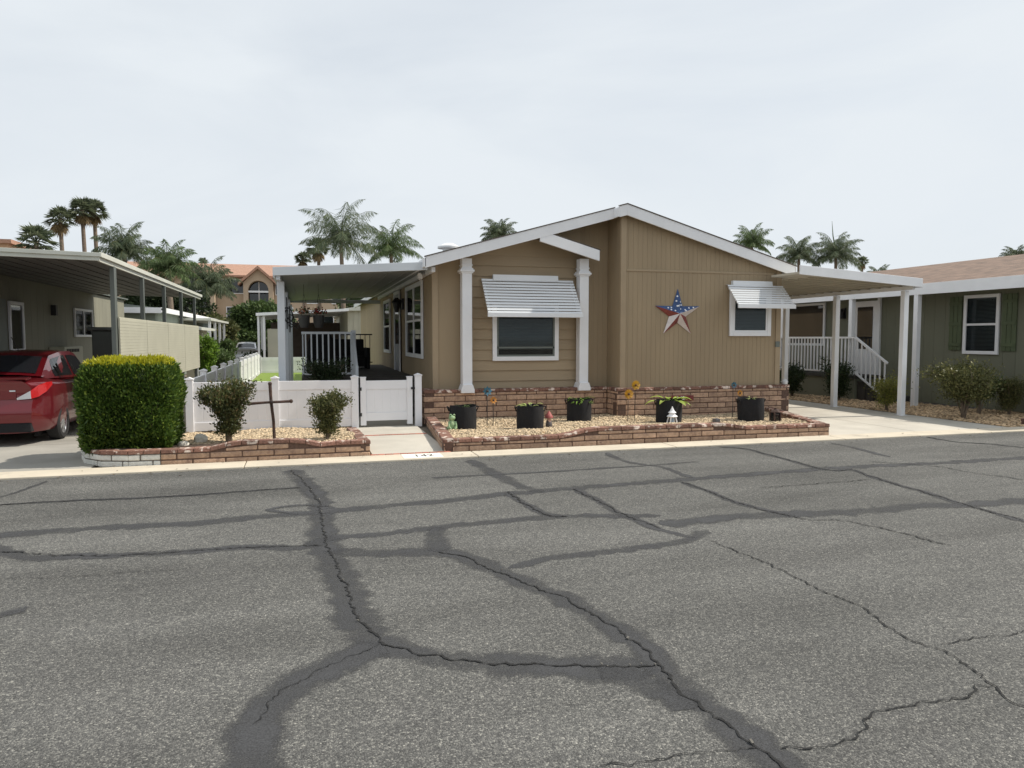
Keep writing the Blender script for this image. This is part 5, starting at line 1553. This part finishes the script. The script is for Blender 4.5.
M['palm_leaf'] = leaf_mat('queen_palm_leaf', (.08, .115, .07), (.16, .20, .115), (.23, .24, .14), trans=.45)  # palm leaf tones paled: distance haze put into the colour
M['palm_leaf2'] = leaf_mat('queen_palm_leaf_light', (.08, .13, .055), (.18, .24, .10), trans=.45)
M['fan_leaf'] = leaf_mat('fan_palm_leaf', (.085, .112, .065), (.17, .19, .115), trans=.4)  # paled for haze and lightened against the crown's shaded side
M['dead_leaf'] = leaf_mat('dead_palm_leaf', (.16, .115, .055), (.34, .24, .12), trans=.2)
def queen_palm(px, py, Y, cr, label, seed, fronds=28, mt='palm_leaf', group='queen palms beyond the homes', ground=0.0, wind=.25):
    """feather palm whose crown centre projects from (px, py) at depth Y"""
    c = at(px, py, Y)
    root = thing('queen_palm', (c.x, c.y, ground), label, 'palm tree', group)
    r = random.Random(seed); rs = np.random.RandomState(seed)
    b = MB()
    h = c.z - ground
    b.tube([(c.x + .15, c.y, ground), (c.x + .1, c.y, ground + h * .5), (c.x, c.y, ground + h * .93), (c.x, c.y, ground + h)], [.22, .16, .14, .09], 10)
    b.build('trunk', M['palm_trunk'], root)
    P, D, S, Ls, Ws = [], [], [], [], []
    rc = MB()
    for k in range(fronds):
        a = 2 * math.pi * k * .382 + r.uniform(-.2, .2)
        el = lerp(1.45, -.35, (k / (fronds - 1)) ** .9) + r.uniform(-.12, .12)
        Lf = cr * r.uniform(.95, 1.2)
        hd = np.array([math.cos(a), math.sin(a), 0.0])
        m = 36
        pts = []
        p = np.array(c[:]); ang = el
        for j in range(m):
            pts.append(p.copy())
            p = p + (hd * math.cos(ang) + np.array([wind * .01, 0, math.sin(ang)])) * Lf / m
            ang -= (.008 + .115 * (j / m) ** 1.6) * (1.0 if el > .2 else .7)
        pts = np.array(pts)
        rc.tube([Vector(q) for q in pts[::5]], [.035, .03, .026, .022, .018, .014, .01, .008][:len(pts[::5])], 4)
        tan = unit(np.gradient(pts, axis=0))
        side = unit(np.cross(tan, np.array([0, 0, 1.0])))
        for sgn in (-1, 1):
            for rep in range(3):
                j = np.arange(4, m)
                t = j / m
                ll = cr * .33 * np.sin(np.pi * np.clip(t * .9 + .12, 0, 1)) * rs.uniform(.7, 1.1, len(j))
                d = unit(side[j] * sgn * .65 + tan[j] * .40 + np.array([0, 0, -.95]) + rs.normal(0, .28, (len(j), 3)))
                P.append(pts[j] + tan[j] * rs.uniform(-.5, .5, (len(j), 1)) * Lf / m); D.append(d); S.append(unit(np.cross(d, rs.normal(size=d.shape))))
                Ls.append(ll); Ws.append(np.full(len(j), .032))
    V, F = leaf_quads(np.vstack(P), np.vstack(D), np.vstack(S), np.concatenate(Ls), np.concatenate(Ws))
    quads_object('fronds', V, F, M[mt], root)
    rc.build('frond_stalks', M['leaf_olive'], root)
    return root
def fan_palm(px, py, Y, cr, label, seed, leaves=34, skirt=True, group='fan palms beyond the homes', ground=0.0):
    c = at(px, py, Y)
    root = thing('fan_palm', (c.x, c.y, ground), label, 'palm tree', group)
    r = random.Random(seed)
    b = MB(); h = c.z - ground
    b.tube([(c.x, c.y, ground), (c.x + .1, c.y, ground + h * .6), (c.x, c.y, c.z)], [.22, .15, .13], 10); b.build('trunk', M['palm_trunk'], root)
    def leaf(mb, o, d, size, droop):
        d = d.normalized(); s = d.cross(Vector((0, 0, 1))); s = s.normalized() if s.length > .05 else Vector((1, 0, 0))
        s = (s + Vector((r.gauss(0, .3), r.gauss(0, .3), r.gauss(0, .3)))).normalized()
        st_ = o + d * size * .75
        mb.bar(o, st_, .03)
        for k in range(13):
            a = lerp(-1.35, 1.35, k / 12)
            dd = (d * math.cos(a) + s * math.sin(a)).normalized()
            tip = st_ + dd * size * r.uniform(.8, 1.0) + Vector((0, 0, -droop * size * r.uniform(.5, 1.2)))
            w = dd.cross(d.cross(s)).normalized() * size * .075
            m_ = st_.lerp(tip, .5) + Vector((0, 0, droop * size * .2))
            mb.face([st_, m_ + w, tip, m_ - w])
    g = MB(); dd_ = MB()
    for k in range(leaves):
        a = k * 2.4; e = lerp(1.3, -.55, k / leaves) + r.uniform(-.1, .1)
        leaf(g, Vector(c), Vector((math.cos(a) * math.cos(e), math.sin(a) * math.cos(e), math.sin(e))), cr * .6 * r.uniform(.85, 1.1), .25)
    g.build('leaves', M['fan_leaf'], root)
    if skirt:
        for k in range(16):
            a = k * 2.4; e = r.uniform(-1.3, -.75)
            leaf(dd_, Vector(c) - Vector((0, 0, cr * .1)), Vector((math.cos(a) * math.cos(e), math.sin(a) * math.cos(e), math.sin(e))), cr * .5 * r.uniform(.8, 1.1), .5)
        dd_.build('dead_leaves', M['dead_leaf'], root)
fan_palm(60, 219, 60, 1.15, 'shorter of the group of fan palms on the left, with a round crown', 1)
fan_palm(82, 210, 61, 1.15, 'tall fan palm on the left, left-hand one of the touching pair', 2)
fan_palm(94, 211, 62, 1.15, 'tall fan palm on the left, right-hand one of the touching pair, tan dead leaves', 3)
fan_palm(36, 242, 52, 1.35, 'low spiky fan palm above the grey carport roof, beside the orange building', 4, skirt=False, leaves=30)
fan_palm(318, 248, 62, 1.2, 'small fan palm just left of the tallest queen palm', 5)
fan_palm(303, 259, 66, .85, 'tiny fan palm barely above the patio cover, left of the tallest queen palm', 6)
fan_palm(862, 262, 66, .85, 'small fan palm at the right end of the row above the white carport', 7)
fan_palm(588 - 385, 262, 95, .7, 'distant fan palm poking above the apartment roof', 8, skirt=False)
queen_palm(124, 250, 50, 2.1, 'drooping queen palm above the left carport, right of the fan palms', 11)
queen_palm(168, 266, 46, 1.9, 'queen palm above the far end of the left carport', 12, mt='palm_leaf2')
queen_palm(207, 284, 52, 2.3, 'queen palm in front of the apartment building', 13)
queen_palm(341, 238, 55, 3.5, 'tallest queen palm, directly above the patio cover', 14, fronds=25)
queen_palm(391, 248, 58, 2.7, 'bushy queen palm between the tallest one and the tan house', 15, mt='palm_leaf2', fronds=26)
queen_palm(499, 234, 62, 1.9, 'queen palm top peeping over the left slope of the tan roof', 16)
queen_palm(752, 243, 62, 2.3, 'queen palm top just over the right slope of the tan roof', 17, mt='palm_leaf2')
queen_palm(799, 255, 60, 2.5, 'dark queen palm left of the one with the spear leaf', 18)
spear_palm = queen_palm(836, 254, 58, 2.7, 'wide queen palm with an upright spear leaf above the white carport', 19, fronds=32)
queen_palm(880, 278, 70, 2.0, 'queen palm top behind the ridge of the olive home', 20)
queen_palm(1016, 257, 62, 1.7, 'queen palm top over the brown shingle roof at the right edge', 21)
b = MB(); b.tube([at(836, 252, 58), at(833, 236, 58), at(832, 221, 58)], [.07, .05, .012], 5); b.build('spear_leaf', M['palm_leaf2'], spear_palm)
tree((-2.6, 52, 0), 3.7, 2.4, 'round dense green tree in front of the apartment arch', 31, M['leaf_mid'], n=12000, group=None)
tree((-8.3, 50, 0), 4.9, 2.4, 'dark dense tree below the queen palms on the left', 32, M['leaf_dark'], n=10000)
tree((-13.5, 52, 0), 6.0, 2.8, 'dark tree under the fan palms on the left', 33, M['leaf_dark'], n=9000)
tree((-5.6, 47, 0), 2.8, 1.5, 'lighter tree between the dark tree and the apartment arch', 34, M['leaf_olive'], n=8000)
tree((5.5, 60, 0), 6.4, 3.2, 'broad tree below the bushy queen palm behind the patio cover', 35, M['leaf_mid'], n=9000)
tree((-20.0, 50, 0), 6.0, 2.6, 'dark tree behind the left carport roof', 36, M['leaf_mid'], n=7000)

# ------------------------------------------------------------------ far buildings
ap = thing('apartment_building', (-5, 88, 0), 'three storey tan apartment building with terracotta roof and arched balconies behind the palms', 'apartment building')
AY = 85.0
b = MB(); b.box(-24, 30, AY, AY + 14, 0, 8.6); b.build('wall', M['stucco'], ap)
b = MB(); b.prism([(-24.5, AY - .6, 8.5), (-24.5, AY + 7, 10.4), (-24.5, AY + 14.6, 8.5), (-24.5, AY + 14.6, 8.3), (-24.5, AY - .6, 8.3)], (55, 0, 0)); b.build('roof', M['terracotta'], ap)
def bay(px0, px1, pyk, arch=True):
    xa, xb = at(px0, 280, AY - 1.4).x, at(px1, 280, AY - 1.4).x
    xm = (xa + xb) / 2; w = (xb - xa) / 2; zpk = at(0, pyk, AY - 1.4).z
    b = MB()
    zp = 9.15; ze = 7.7
    y0 = AY - 1.4
    # frame of the arched recess
    ow = w * .68; zs = 6.85; z_lo = 1.0
    n = 16
    arc = [(xm + ow * math.cos(math.pi * k / n), zs + ow * math.sin(math.pi * k / n)) for k in range(n + 1)]
    b.box(xa, xm - ow, y0, AY, 0, ze); b.box(xm + ow, xb, y0, AY, 0, ze)
    for k in range(n):
        (x0, z0), (x1, z1) = arc[k + 1], arc[k]
        tz = lambda x: zp - (zp - ze) * abs(x - xm) / w
        b.prism([(x0, y0, z0), (x1, y0, z1), (x1, y0, tz(x1)), (x0, y0, tz(x0))], (0, 1.3, 0))
    b.prism([(xa, y0, ze - .01), (xm - ow, y0, ze - .01), (xm - ow, y0, zp - (zp - ze) * ow / w)], (0, 1.3, 0)); b.prism([(xb, y0, ze - .01), (xm + ow, y0, ze - .01), (xm + ow, y0, zp - (zp - ze) * ow / w)], (0, 1.3, 0))
    for z in (3.4, 0.4): b.box(xm - ow, xm + ow, y0, AY, z, z + 1.0)
    o = b.build('bay', M['stucco'], ap)
    g = MB(); g.box(xm - ow, xm + ow, AY - .04, AY - .005, 1.4, zs + ow); g.build('recess_glass', M['glass_dark'], o)
    rl = MB(); rl.box(xm - ow, xm + ow, y0 + .1, y0 + .2, zs - .25, zs - .05); rl.box(xm - .06, xm + .06, AY - .12, AY - .05, 4.4, zs + ow * .95); rl.build('rail', M['white'], o)
    rr = MB()
    for s in (-1, 1):
        rr.prism([(xm, y0 - .5, zp + .0), (xm + s * (w + .5), y0 - .5, ze - .35), (xm + s * (w + .5), y0 - .5, ze - .05), (xm, y0 - .5, zp + .32)], (0, 5, 0))
    rr.build('bay_roof', M['terracotta'], o)
bay(243, 273, 268); bay(172, 214, 262)
for px, z in ((235, 6.6), (235, 3.6), (284, 6.5), (284, 3.6), (224, 6.6), (312, 5.6), (340, 5.6), (325, 3), (360, 5.6)):
    x = at(px, 290, AY).x
    b = MB(); b.box(x - .95, x + .95, AY - .08, AY - .01, z - .1, z + 1.5); f = b.build('window', M['white'], ap)
    g = MB(); g.box(x - .85, x + .85, AY - .11, AY - .082, z, z + 1.4); g.build('pane', M['glass_dark'], f)
ob_ = thing('apartment_building', (-45, 85, 0), 'flat orange stucco building at the left edge above the carport roof', 'apartment building')
b = MB(); b.box(-52, -28.6, 85, 97, 0, 11.2); b.build('wall', M['stucco_o'], ob_)
b = MB(); b.box(-52.4, -28.2, 84.6, 97.4, 11.2, 11.6); b.build('parapet', M['terracotta'], ob_)

# homes of the next row, seen between the palms and the yard
sh = thing('mobile_home', (-8, 33, 0), 'sage mobile home with white eave and lean-to behind the left carport', 'mobile home')
b = MB(); b.box(-14, -5.2, 29, 46, 0, 2.65); b.build('wall', M['sage'], sh)
b = MB(); b.prism([(-14.2, 28.7, 2.65), (-4.9, 28.7, 2.65), (-4.9, 28.7, 2.72), (-9.6, 28.7, 3.3), (-14.2, 28.7, 2.72)], (0, 17.6, 0)); b.build('roof', M['grey_al'], sh)
b = MB(); b.box(-4.94, -4.88, 28.7, 46.3, 2.58, 2.76); b.box(-14.2, -4.94, 28.66, 28.7, 2.55, 2.75); b.build('fascia', M['white'], sh)
b = MB(); b.prism([(-5.2, 29.5, 2.15), (-3.7, 29.5, 1.95), (-3.7, 29.5, 2.05), (-5.2, 29.5, 2.25)], (0, 4.4, 0)); b.build('lean_to_roof', M['gutter'], sh)
b = MB(); b.box(-4.6, -4.0, 31.8, 33.6, 0, 1.98); b.build('shed', M['cream_panel'], sh)
b = MB(); b.box(-5.2, -4.62, 31.6, 31.7, 0.8, 1.9); b.build('shade_screen', M['grey_al'], sh)
for y in (34.5, 36.5, 38.5, 40.5):
    b = MB(); b.box(-4.05, -3.95, y - .05, y + .05, 0, 2.42); b.build('post', M['white'], sh)
b = MB(); b.box(-5.2, -3.9, 34.2, 42, 2.42, 2.52); b.build('side_awning', M['gutter'], sh)

mh = thing('mobile_home', (5, 42, 0), 'cream mobile home with white carport roof seen under the patio cover', 'mobile home')
b = MB()
x = 2.2
b.box(2.2, 12, 38.05, 52, 0, 3.05)
while x < 11.9: b.box(x, x + .26, 38.02, 38.049, 0, 3.05); x += .28
b.build('wall', M['cream_panel'], mh)
b = MB(); b.prism([(2.0, 37.8, 3.05), (12.2, 37.8, 3.05), (12.2, 37.8, 3.15), (7, 37.8, 3.9), (2.0, 37.8, 3.15)], (0, 14.5, 0)); b.build('roof', M['gutter'], mh)
b = MB(); b.prism([(-2.2, 37.0, 2.72), (2.2, 37.0, 3.0), (2.2, 37.0, 3.12), (-2.2, 37.0, 2.86)], (0, .06, 0)); b.prism([(-2.2, 37.06, 2.78), (2.2, 37.06, 3.04), (2.2, 37.06, 3.08), (-2.2, 37.06, 2.84)], (0, 10, 0)); b.build('carport_roof', M['white'], mh)
for x, y in ((-2.1, 37.2), (-2.1, 40), (-2.1, 43), (-1.85, 37.2)):
    b = MB(); b.box(x - .05, x + .05, y - .05, y + .05, 0, 2.75); b.build('post', M['white'], mh)
b = MB(); b.box(-1.7, -.7, 37.4, 37.46, 0.3, 2.1); b.build('screen_panel', M['cream_panel'], mh)
b = MB(); b.box(-1.9, 2.2, 46.5, 46.6, 0, 2.6); b.build('shade_wall', mat('brown_shade', (.10, .075, .06), .8), mh)
b = MB(); b.box(2.9, 3.9, 37.99, 38.02, 0.5, 2.5); b.build('side_door', M['white'], mh)
bc = thing('parked_car', (-3.3, 45, 0), 'white car parked far back beyond the side fence', 'car')
make_car(bc, car_paint('white_car_paint', (.6, .6, .62)), plate=False)
bc.scale = (.95, .95, .95)
cw = MB(); cw.box(-12, 14, 56, 56.15, 0, 1.9)
tag(cw.build('boundary_wall', M['dark'], None), 'dark boundary wall below the trees beyond the white car', 'wall')

# ------------------------------------------------------------------ pots and plants in the right planter
def fabric_pot(x, y, d, h, label, seed):
    z = zr(x, y) - .01
    root = thing('fabric_pot', (x, y, z), label, 'planter pot', 'black fabric pots in the long planter')
    r = random.Random(seed)
    b = MB(); R_ = d / 2
    n = 36; rows = 9
    i0 = 0
    prof = []
    for k in range(rows + 1):
        t = k / rows
        prof.append((R_ * (1.0 + .025 * math.sin(t * 3.1)), h * t))
    ph = r.uniform(0, 6)
    for k, (rr_, zz) in enumerate(prof):
        for j in range(n):
            a = 2 * math.pi * j / n
            w = 1 + .018 * math.sin(3 * a + ph + zz * 4) + .010 * math.sin(7 * a + zz * 17 + ph)
            b.v.append((x + rr_ * w * math.cos(a), y + rr_ * w * math.sin(a), z + zz + (.012 * math.sin(2 * a + ph) if k == rows else 0)))
    for k in range(1, 4):     # inside lip
        for j in range(n):
            a = 2 * math.pi * j / n
            b.v.append((x + R_ * (.97 - .0 * k) * math.cos(a), y + R_ * .97 * math.sin(a), z + h - .03 * k + (.012 * math.sin(2 * a + ph) if k == 1 else 0)))
    tot = rows + 4
    for k in range(tot - 1):
        for j in range(n):
            j2 = (j + 1) % n
            b.f.append((k * n + j, k * n + j2, (k + 1) * n + j2, (k + 1) * n + j)); b.m.append(0)
    body = b.build('body', M['black_fabric'], root, smooth=True)
    s = MB(); s.lathe((x, y, z), [(R_ * .96, h - .09), (R_ * .5, h - .07), (.02, h - .06)], 20); s.build('potting_soil', M['soil'], root)
    for sg in (-1, 1):
        hd = MB(); yy = y - R_ * .25
        hd.tube([(x + sg * R_ * .98, yy, z + h - .10), (x + sg * (R_ + .035), yy, z + h - .02), (x + sg * (R_ + .03), yy + .12, z + h - .02), (x + sg * R_ * .98, yy + .14, z + h - .10)], .012, 6)
        hd.build('handle', M['black_fabric'], root)
    return Vector((x, y, z + h - .07))
def leafy(name, base, label, mt, n, L, W, spread, seed, lift=.9, cat='plant'):
    """small potted plant: curved leaf blades with a fold and a point"""
    root = thing(name, base, label, cat)
    r = random.Random(seed); b = MB(); st_ = MB()
    for k in range(n):
        a = r.uniform(0, 6.28); e = r.uniform(.2, 1.2) * lift
        d = Vector((math.cos(a) * math.cos(e), math.sin(a) * math.cos(e), math.sin(e)))
        o = Vector(base) + Vector((math.cos(a), math.sin(a), 0)) * r.uniform(0, spread) * .35
        q = o + d * spread * r.uniform(.4, 1)
        st_.tube([o, q], .004, 4)
        l = L * r.uniform(.7, 1.15); w = W * r.uniform(.8, 1.1)
        s = d.cross(Vector((0, 0, 1))).normalized()
        dd = Vector((d.x, d.y, d.z * .3)).normalized()
        prev = None
        for j in range(5):
            t = j / 4
            c_ = q + dd * l * t + Vector((0, 0, l * (.12 * t - .45 * t * t)))
            ww = w * math.sin(math.pi * (0.08 + .9 * t)) * .5
            cur = (c_ - s * ww + Vector((0, 0, ww * .3)), c_, c_ + s * ww + Vector((0, 0, ww * .3)))
            if prev:
                b.face([prev[0], prev[1], cur[1], cur[0]]); b.face([prev[1], prev[2], cur[2], cur[1]])
            prev = cur
    st_.build('stems', M['leaf_mid'], root)
    b.build('leaves', mt, root)
P1 = fabric_pot(2.58, 11.95, .45, .41, 'black fabric pot at the left end beside the frog, sparse sprigs in it', 1)
P2 = fabric_pot(3.66, 11.55, .45, .41, 'black fabric pot beside the red gnome, pale leaves in it', 2)
P3 = fabric_pot(4.93, 12.55, .45, .44, 'black fabric pot in the recess below the right column, green fronds in it', 3)
P4 = fabric_pot(6.42, 11.85, .46, .45, 'black fabric pot behind the white lantern, big lime leaves in it', 4)
P5 = fabric_pot(7.98, 11.60, .47, .43, 'black fabric pot at the right end, short pale shoots in it', 5)
lime = leaf_mat('lime_leaf', (.30, .42, .06), (.50, .60, .16), trans=.4)
pale_l = leaf_mat('pale_leaf', (.35, .45, .14), (.55, .58, .25), trans=.35)
leafy('potted_plant', P1, 'sparse green sprigs in the leftmost pot, beside the frog', M['leaf_mid'], 16, .10, .03, .12, 1)
leafy('potted_plant', P2, 'small pale variegated plant in the pot beside the red gnome', pale_l, 18, .12, .055, .13, 2)
leafy('potted_plant', P3, 'spreading green fronds in the pot below the right column', M['leaf_bright'], 34, .16, .035, .16, 3, lift=.6)
leafy('potted_plant', P4, 'broad lime green leaves leaning out of the pot behind the white lantern', lime, 13, .26, .12, .17, 4, lift=.8)
leafy('potted_plant', P5, 'short pale shoots in the rightmost pot', pale_l, 12, .09, .03, .09, 5)

def pinwheel(x, y, zt, col, cname, label, seed, size=.095, kind='pinwheel', group='metal flower stakes in the long planter', petals=8, centre=(.05, .04, .03)):
    z = zr(x, y)
    root = thing(kind, (x, y, z), label, 'garden stake', group)
    b = MB(); b.tube([(x, y, z - .02), (x + .004, y, z + (zt - z) * .5), (x, y, zt)], .007, 5); b.build('stake', M['black_metal'], root)
    p = MB(); y0 = y - .02
    for k in range(petals):
        a = 2 * math.pi * k / petals + seed
        d = Vector((math.cos(a), -.25, math.sin(a))); s = Vector((-math.sin(a), .35, math.cos(a)))
        c_ = Vector((x, y0, zt))
        w = size * .30
        p.face([c_ + d * size * .15, c_ + d * size * .6 + s * w, c_ + d * size, c_ + d * size * .55 - s * w * .8])
    p.build('petals', mat(cname, col, .45, .25, 30, island=.35), root)
    h = MB(); h.ball((x, y0 - .02, zt), size * .24, size * .14, size * .24); h.build('centre', mat(cname + '_centre', centre, .7), root, smooth=True)
pw = at(487, 391, 12.3); pinwheel(pw.x, pw.y, pw.z, (.05, .16, .23), 'teal_enamel', 'blue-green metal flower stake right of the left column', 0, size=.09)
pw = at(493, 400, 12.28); pinwheel(pw.x, pw.y, pw.z, (.55, .24, .05), 'orange_enamel', 'small orange metal flower stake below the blue-green one, right of the left column', .3, size=.072)
pw = at(635, 385, 12.35); pinwheel(pw.x, pw.y, pw.z, (.58, .32, .03), 'sunflower_yellow', 'upper of the two sunflower stakes at the brick corner', 0, size=.095, kind='sunflower_stake', petals=14, centre=(.09, .035, .01))
pw = at(628, 394, 12.33); pinwheel(pw.x, pw.y, pw.z, (.58, .30, .03), 'sunflower_gold', 'lower of the two sunflower stakes at the brick corner', .2, size=.10, kind='sunflower_stake', petals=14, centre=(.09, .035, .01))
pw = at(733, 385, 12.25); pinwheel(pw.x, pw.y, pw.z, (.05, .15, .21), 'blue_enamel', 'blue metal flower stake beside the rightmost pot', .1, size=.072)
pw = at(739, 393, 12.23); pinwheel(pw.x, pw.y, pw.z, (.55, .25, .04), 'amber_enamel', 'orange metal flower stake just left of the rightmost pot', .4, size=.07)

# figurines and lanterns
fx, fy = 2.36, 11.78; fz = zr(fx, fy)
fr_ = thing('frog_figurine', (fx, fy, fz), 'green frog figurine sitting upright in the gravel by the leftmost pot', 'figurine')
gm = mat('frog_green', (.24, .38, .20), .5, .15, 20, col2=(.42, .55, .30), c2scale=12)
b = MB(); b.ball((fx, fy, fz + .085), .062, .055, .095); b.ball((fx, fy - .01, fz + .205), .06, .055, .047)
for s in (-1, 1):
    b.ball((fx + s * .05, fy - .01, fz + .035), .042, .06, .035); b.tube([(fx + s * .055, fy - .02, fz + .14), (fx + s * .062, fy - .06, fz + .07), (fx + s * .035, fy - .075, fz + .02)], [.018, .015, .018], 8); b.ball((fx + s * .03, fy - .025, fz + .25), .022)
b.build('body', gm, fr_, smooth=True)
b = MB()
for s in (-1, 1): b.ball((fx + s * .03, fy - .044, fz + .253), .009)
b.build('eyes', M['dark'], fr_, smooth=True)
gx, gy = 4.05, 11.72; gz_ = zr(gx, gy)
gn = thing('gnome_figurine', (gx, gy, gz_), 'small gnome figurine with red cap beside the second pot', 'figurine')
b = MB(); b.lathe((gx, gy, gz_), [(.055, 0), (.06, .03), (.05, .10), (.03, .13)], 12); b.build('body', mat('gnome_coat', (.10, .09, .09), .6), gn, smooth=True)
b = MB(); b.ball((gx, gy - .01, gz_ + .155), .04, .04, .042); b.ball((gx, gy - .05, gz_ + .152), .011); b.prism([(gx - .03, gy - .045, gz_ + .14), (gx + .03, gy - .045, gz_ + .14), (gx, gy - .05, gz_ + .07)], (0, .015, 0)); b.build('face', mat('gnome_face', (.55, .36, .28), .6), gn, smooth=True)
b = MB(); b.lathe((gx, gy, gz_ + .17), [(.075, 0), (.07, .025), (.05, .055), (.02, .10), (.004, .12)], 12); b.build('cap', mat('gnome_red', (.36, .09, .08), .6, .3, 30), gn, smooth=True)
lx, ly = 6.30, 11.50; lz = zr(lx, ly)
wl = thing('garden_lantern', (lx, ly, lz), 'little white pagoda lantern in front of the pot with lime leaves', 'lantern', 'small lanterns in the long planter')
b = MB()
for s in (-1, 1):
    for t in (-1, 1): b.tube([(lx + s * .07, ly + t * .06, lz), (lx + s * .045, ly + t * .04, lz + .13)], .013, 6)
b.lathe((lx, ly, lz + .12), [(.085, 0), (.10, .012), (.055, .05), (.05, .08)], 10); b.build('frame', M['white'], wl)
b = MB(); b.lathe((lx, ly, lz + .20), [(.075, 0), (.04, .035), (.012, .09), (.008, .11)], 10); b.build('roof', M['white'], wl)
b = MB(); b.lathe((lx, ly, lz), [(.035, 0), (.035, .12)], 8); b.build('lamp', mat('lantern_blue', (.32, .42, .52), .3), wl)
lx, ly = 8.24, 11.22; lz = zr(lx, ly)
dl = thing('garden_lantern', (lx, ly, lz), 'dark metal lantern standing in the gravel right of the rightmost pot', 'lantern', 'small lanterns in the long planter')
b = MB(); b.box(lx - .075, lx + .075, ly - .075, ly + .075, lz - .01, lz + .02)
for s in (-1, 1):
    for t in (-1, 1): b.box(lx + s * .065 - .01, lx + s * .065 + .01, ly + t * .065 - .01, ly + t * .065 + .01, lz + .02, lz + .17)
b.build('frame', M['rust'], dl)
b = MB(); b.lathe((lx, ly, lz + .17), [(.105, 0), (.10, .015), (.05, .05), (.03, .06), (.03, .08)], 4); b.build('roof', M['rust'], dl)
b = MB(); b.box(lx - .055, lx + .055, ly - .055, ly + .055, lz + .02, lz + .168); b.build('glass', M['glass_dark'], dl)
lx, ly = 7.10, 11.35; lz = zr(lx, ly)
b = MB(); b.box(lx - .045, lx + .045, ly - .06, ly + .06, lz - .02, lz + .085); b.tube([(lx - .02, ly - .06, lz + .045), (lx - .02, ly - .085, lz + .045)], .032, 10)
tag(b.build('spotlight', mat('spot_grey', (.10, .10, .11), .4), None, bevel=.006), 'small grey garden spotlight in the gravel between the two right pots', 'spotlight')
# lamp post head at the brick corner, right
lx, ly = 9.62, 13.25
sl_ = thing('solar_light', (lx + .22, ly, .02), 'small silver solar stake light at the right end of the brick skirt', 'solar light')
b = MB(); b.tube([(lx + .32, ly, 0), (lx + .32, ly, .62)], .012, 6); b.build('stake', M['black_metal'], sl_)
b = MB(); b.lathe((lx + .32, ly, .60), [(.03, 0), (.055, .05), (.07, .10), (.075, .12), (.02, .17)], 10); b.build('head', M['white_al'], sl_, smooth=True)

# iron cross in the left bed
cx_, cy_ = -.47, 11.45; cz = zl(cx_, cy_)
cr_ = thing('iron_cross', (cx_, cy_, cz), 'rusty iron cross of rough bars standing in the gravel before the white fence', 'cross')
b = MB(); b.tube([(cx_ + .02, cy_, cz - .1), (cx_ + .01, cy_, cz + .3), (cx_ - .02, cy_, cz + .6), (cx_ - .03, cy_, cz + .86)], [.024, .022, .023, .024], 8); b.build('upright', M['rust'], cr_)
b = MB(); b.tube([(cx_ - .33, cy_ - .03, cz + .575), (cx_ - .1, cy_ - .035, cz + .59), (cx_ + .1, cy_ - .035, cz + .595), (cx_ + .27, cy_ - .03, cz + .60)], [.022, .019, .020, .022], 8)
for p in ((cx_ - .33, cz + .575), (cx_ + .27, cz + .60)): b.ball((p[0], cy_ - .03, p[1]), .03)
b.build('crossbar', M['rust'], cr_)
b = MB(); b.ball((cx_ - .03, cy_, cz + .87), .03); b.ball((cx_ - .015, cy_ - .05, cz + .595), .034, .02, .034); b.build('knobs', M['rust'], cr_)
# white rocks by the hedge, loose bits on the kerb
for i, (x, y, s, lb) in enumerate(((-1.62, 10.72, .075, 'white rock at the foot of the hedge, nearer the cap bricks'), (-1.45, 11.1, .10, 'white rock at the foot of the hedge, nearer the fence post'))):
    bm = bmesh.new(); bmesh.ops.create_icosphere(bm, subdivisions=2, radius=s)
    rr2 = random.Random(i)
    for v in bm.verts: v.co *= rr2.uniform(.8, 1.15); v.co.z *= .75
    me = bpy.data.meshes.new('rock'); bm.to_mesh(me); bm.free(); me.materials.append(mat('white_rock', (.62, .58, .50), .8, .2, 15))
    o = bpy.data.objects.new('rock', me); C.objects.link(o); o.location = (x, y, zl(x, y) + s * .5)
    tag(o, lb, 'rock', 'white rocks at the hedge foot')
eb = thing('edging_wall', (14.5, 9.98, 0), 'short run of low brick edging at the right end of the gravel', 'brick edging')
brick_wall(eb, [((12.95, 10.16), (17, 10.16), .14)], 0.0, thick=.14, course=.085, length=.30)

# dry leaves and grit gathered along the kerb
b = MB(); r = random.Random(21)
for k in range(170):
    x = r.uniform(-5, 14); y = KY0 - abs(r.gauss(0, .16)) if r.random() < .8 else r.uniform(KY0, KY1)
    s_ = r.uniform(.006, .028)
    z_ = .006 if y < KY0 else .028
    a = r.uniform(0, 6.28)
    c_, d_2 = math.cos(a) * s_, math.sin(a) * s_
    b.face([(x - c_, y - d_2, z_), (x + d_2 * .4, y - c_ * .4, z_ + s_ * .3), (x + c_, y + d_2, z_ + .002), (x - d_2 * .4, y + c_ * .4, z_ + s_ * .2)])
tag(b.build('leaf_litter', mat('dry_leaf', (.10, .07, .04), .9, .2, 20, island=.5)), kind='stuff')
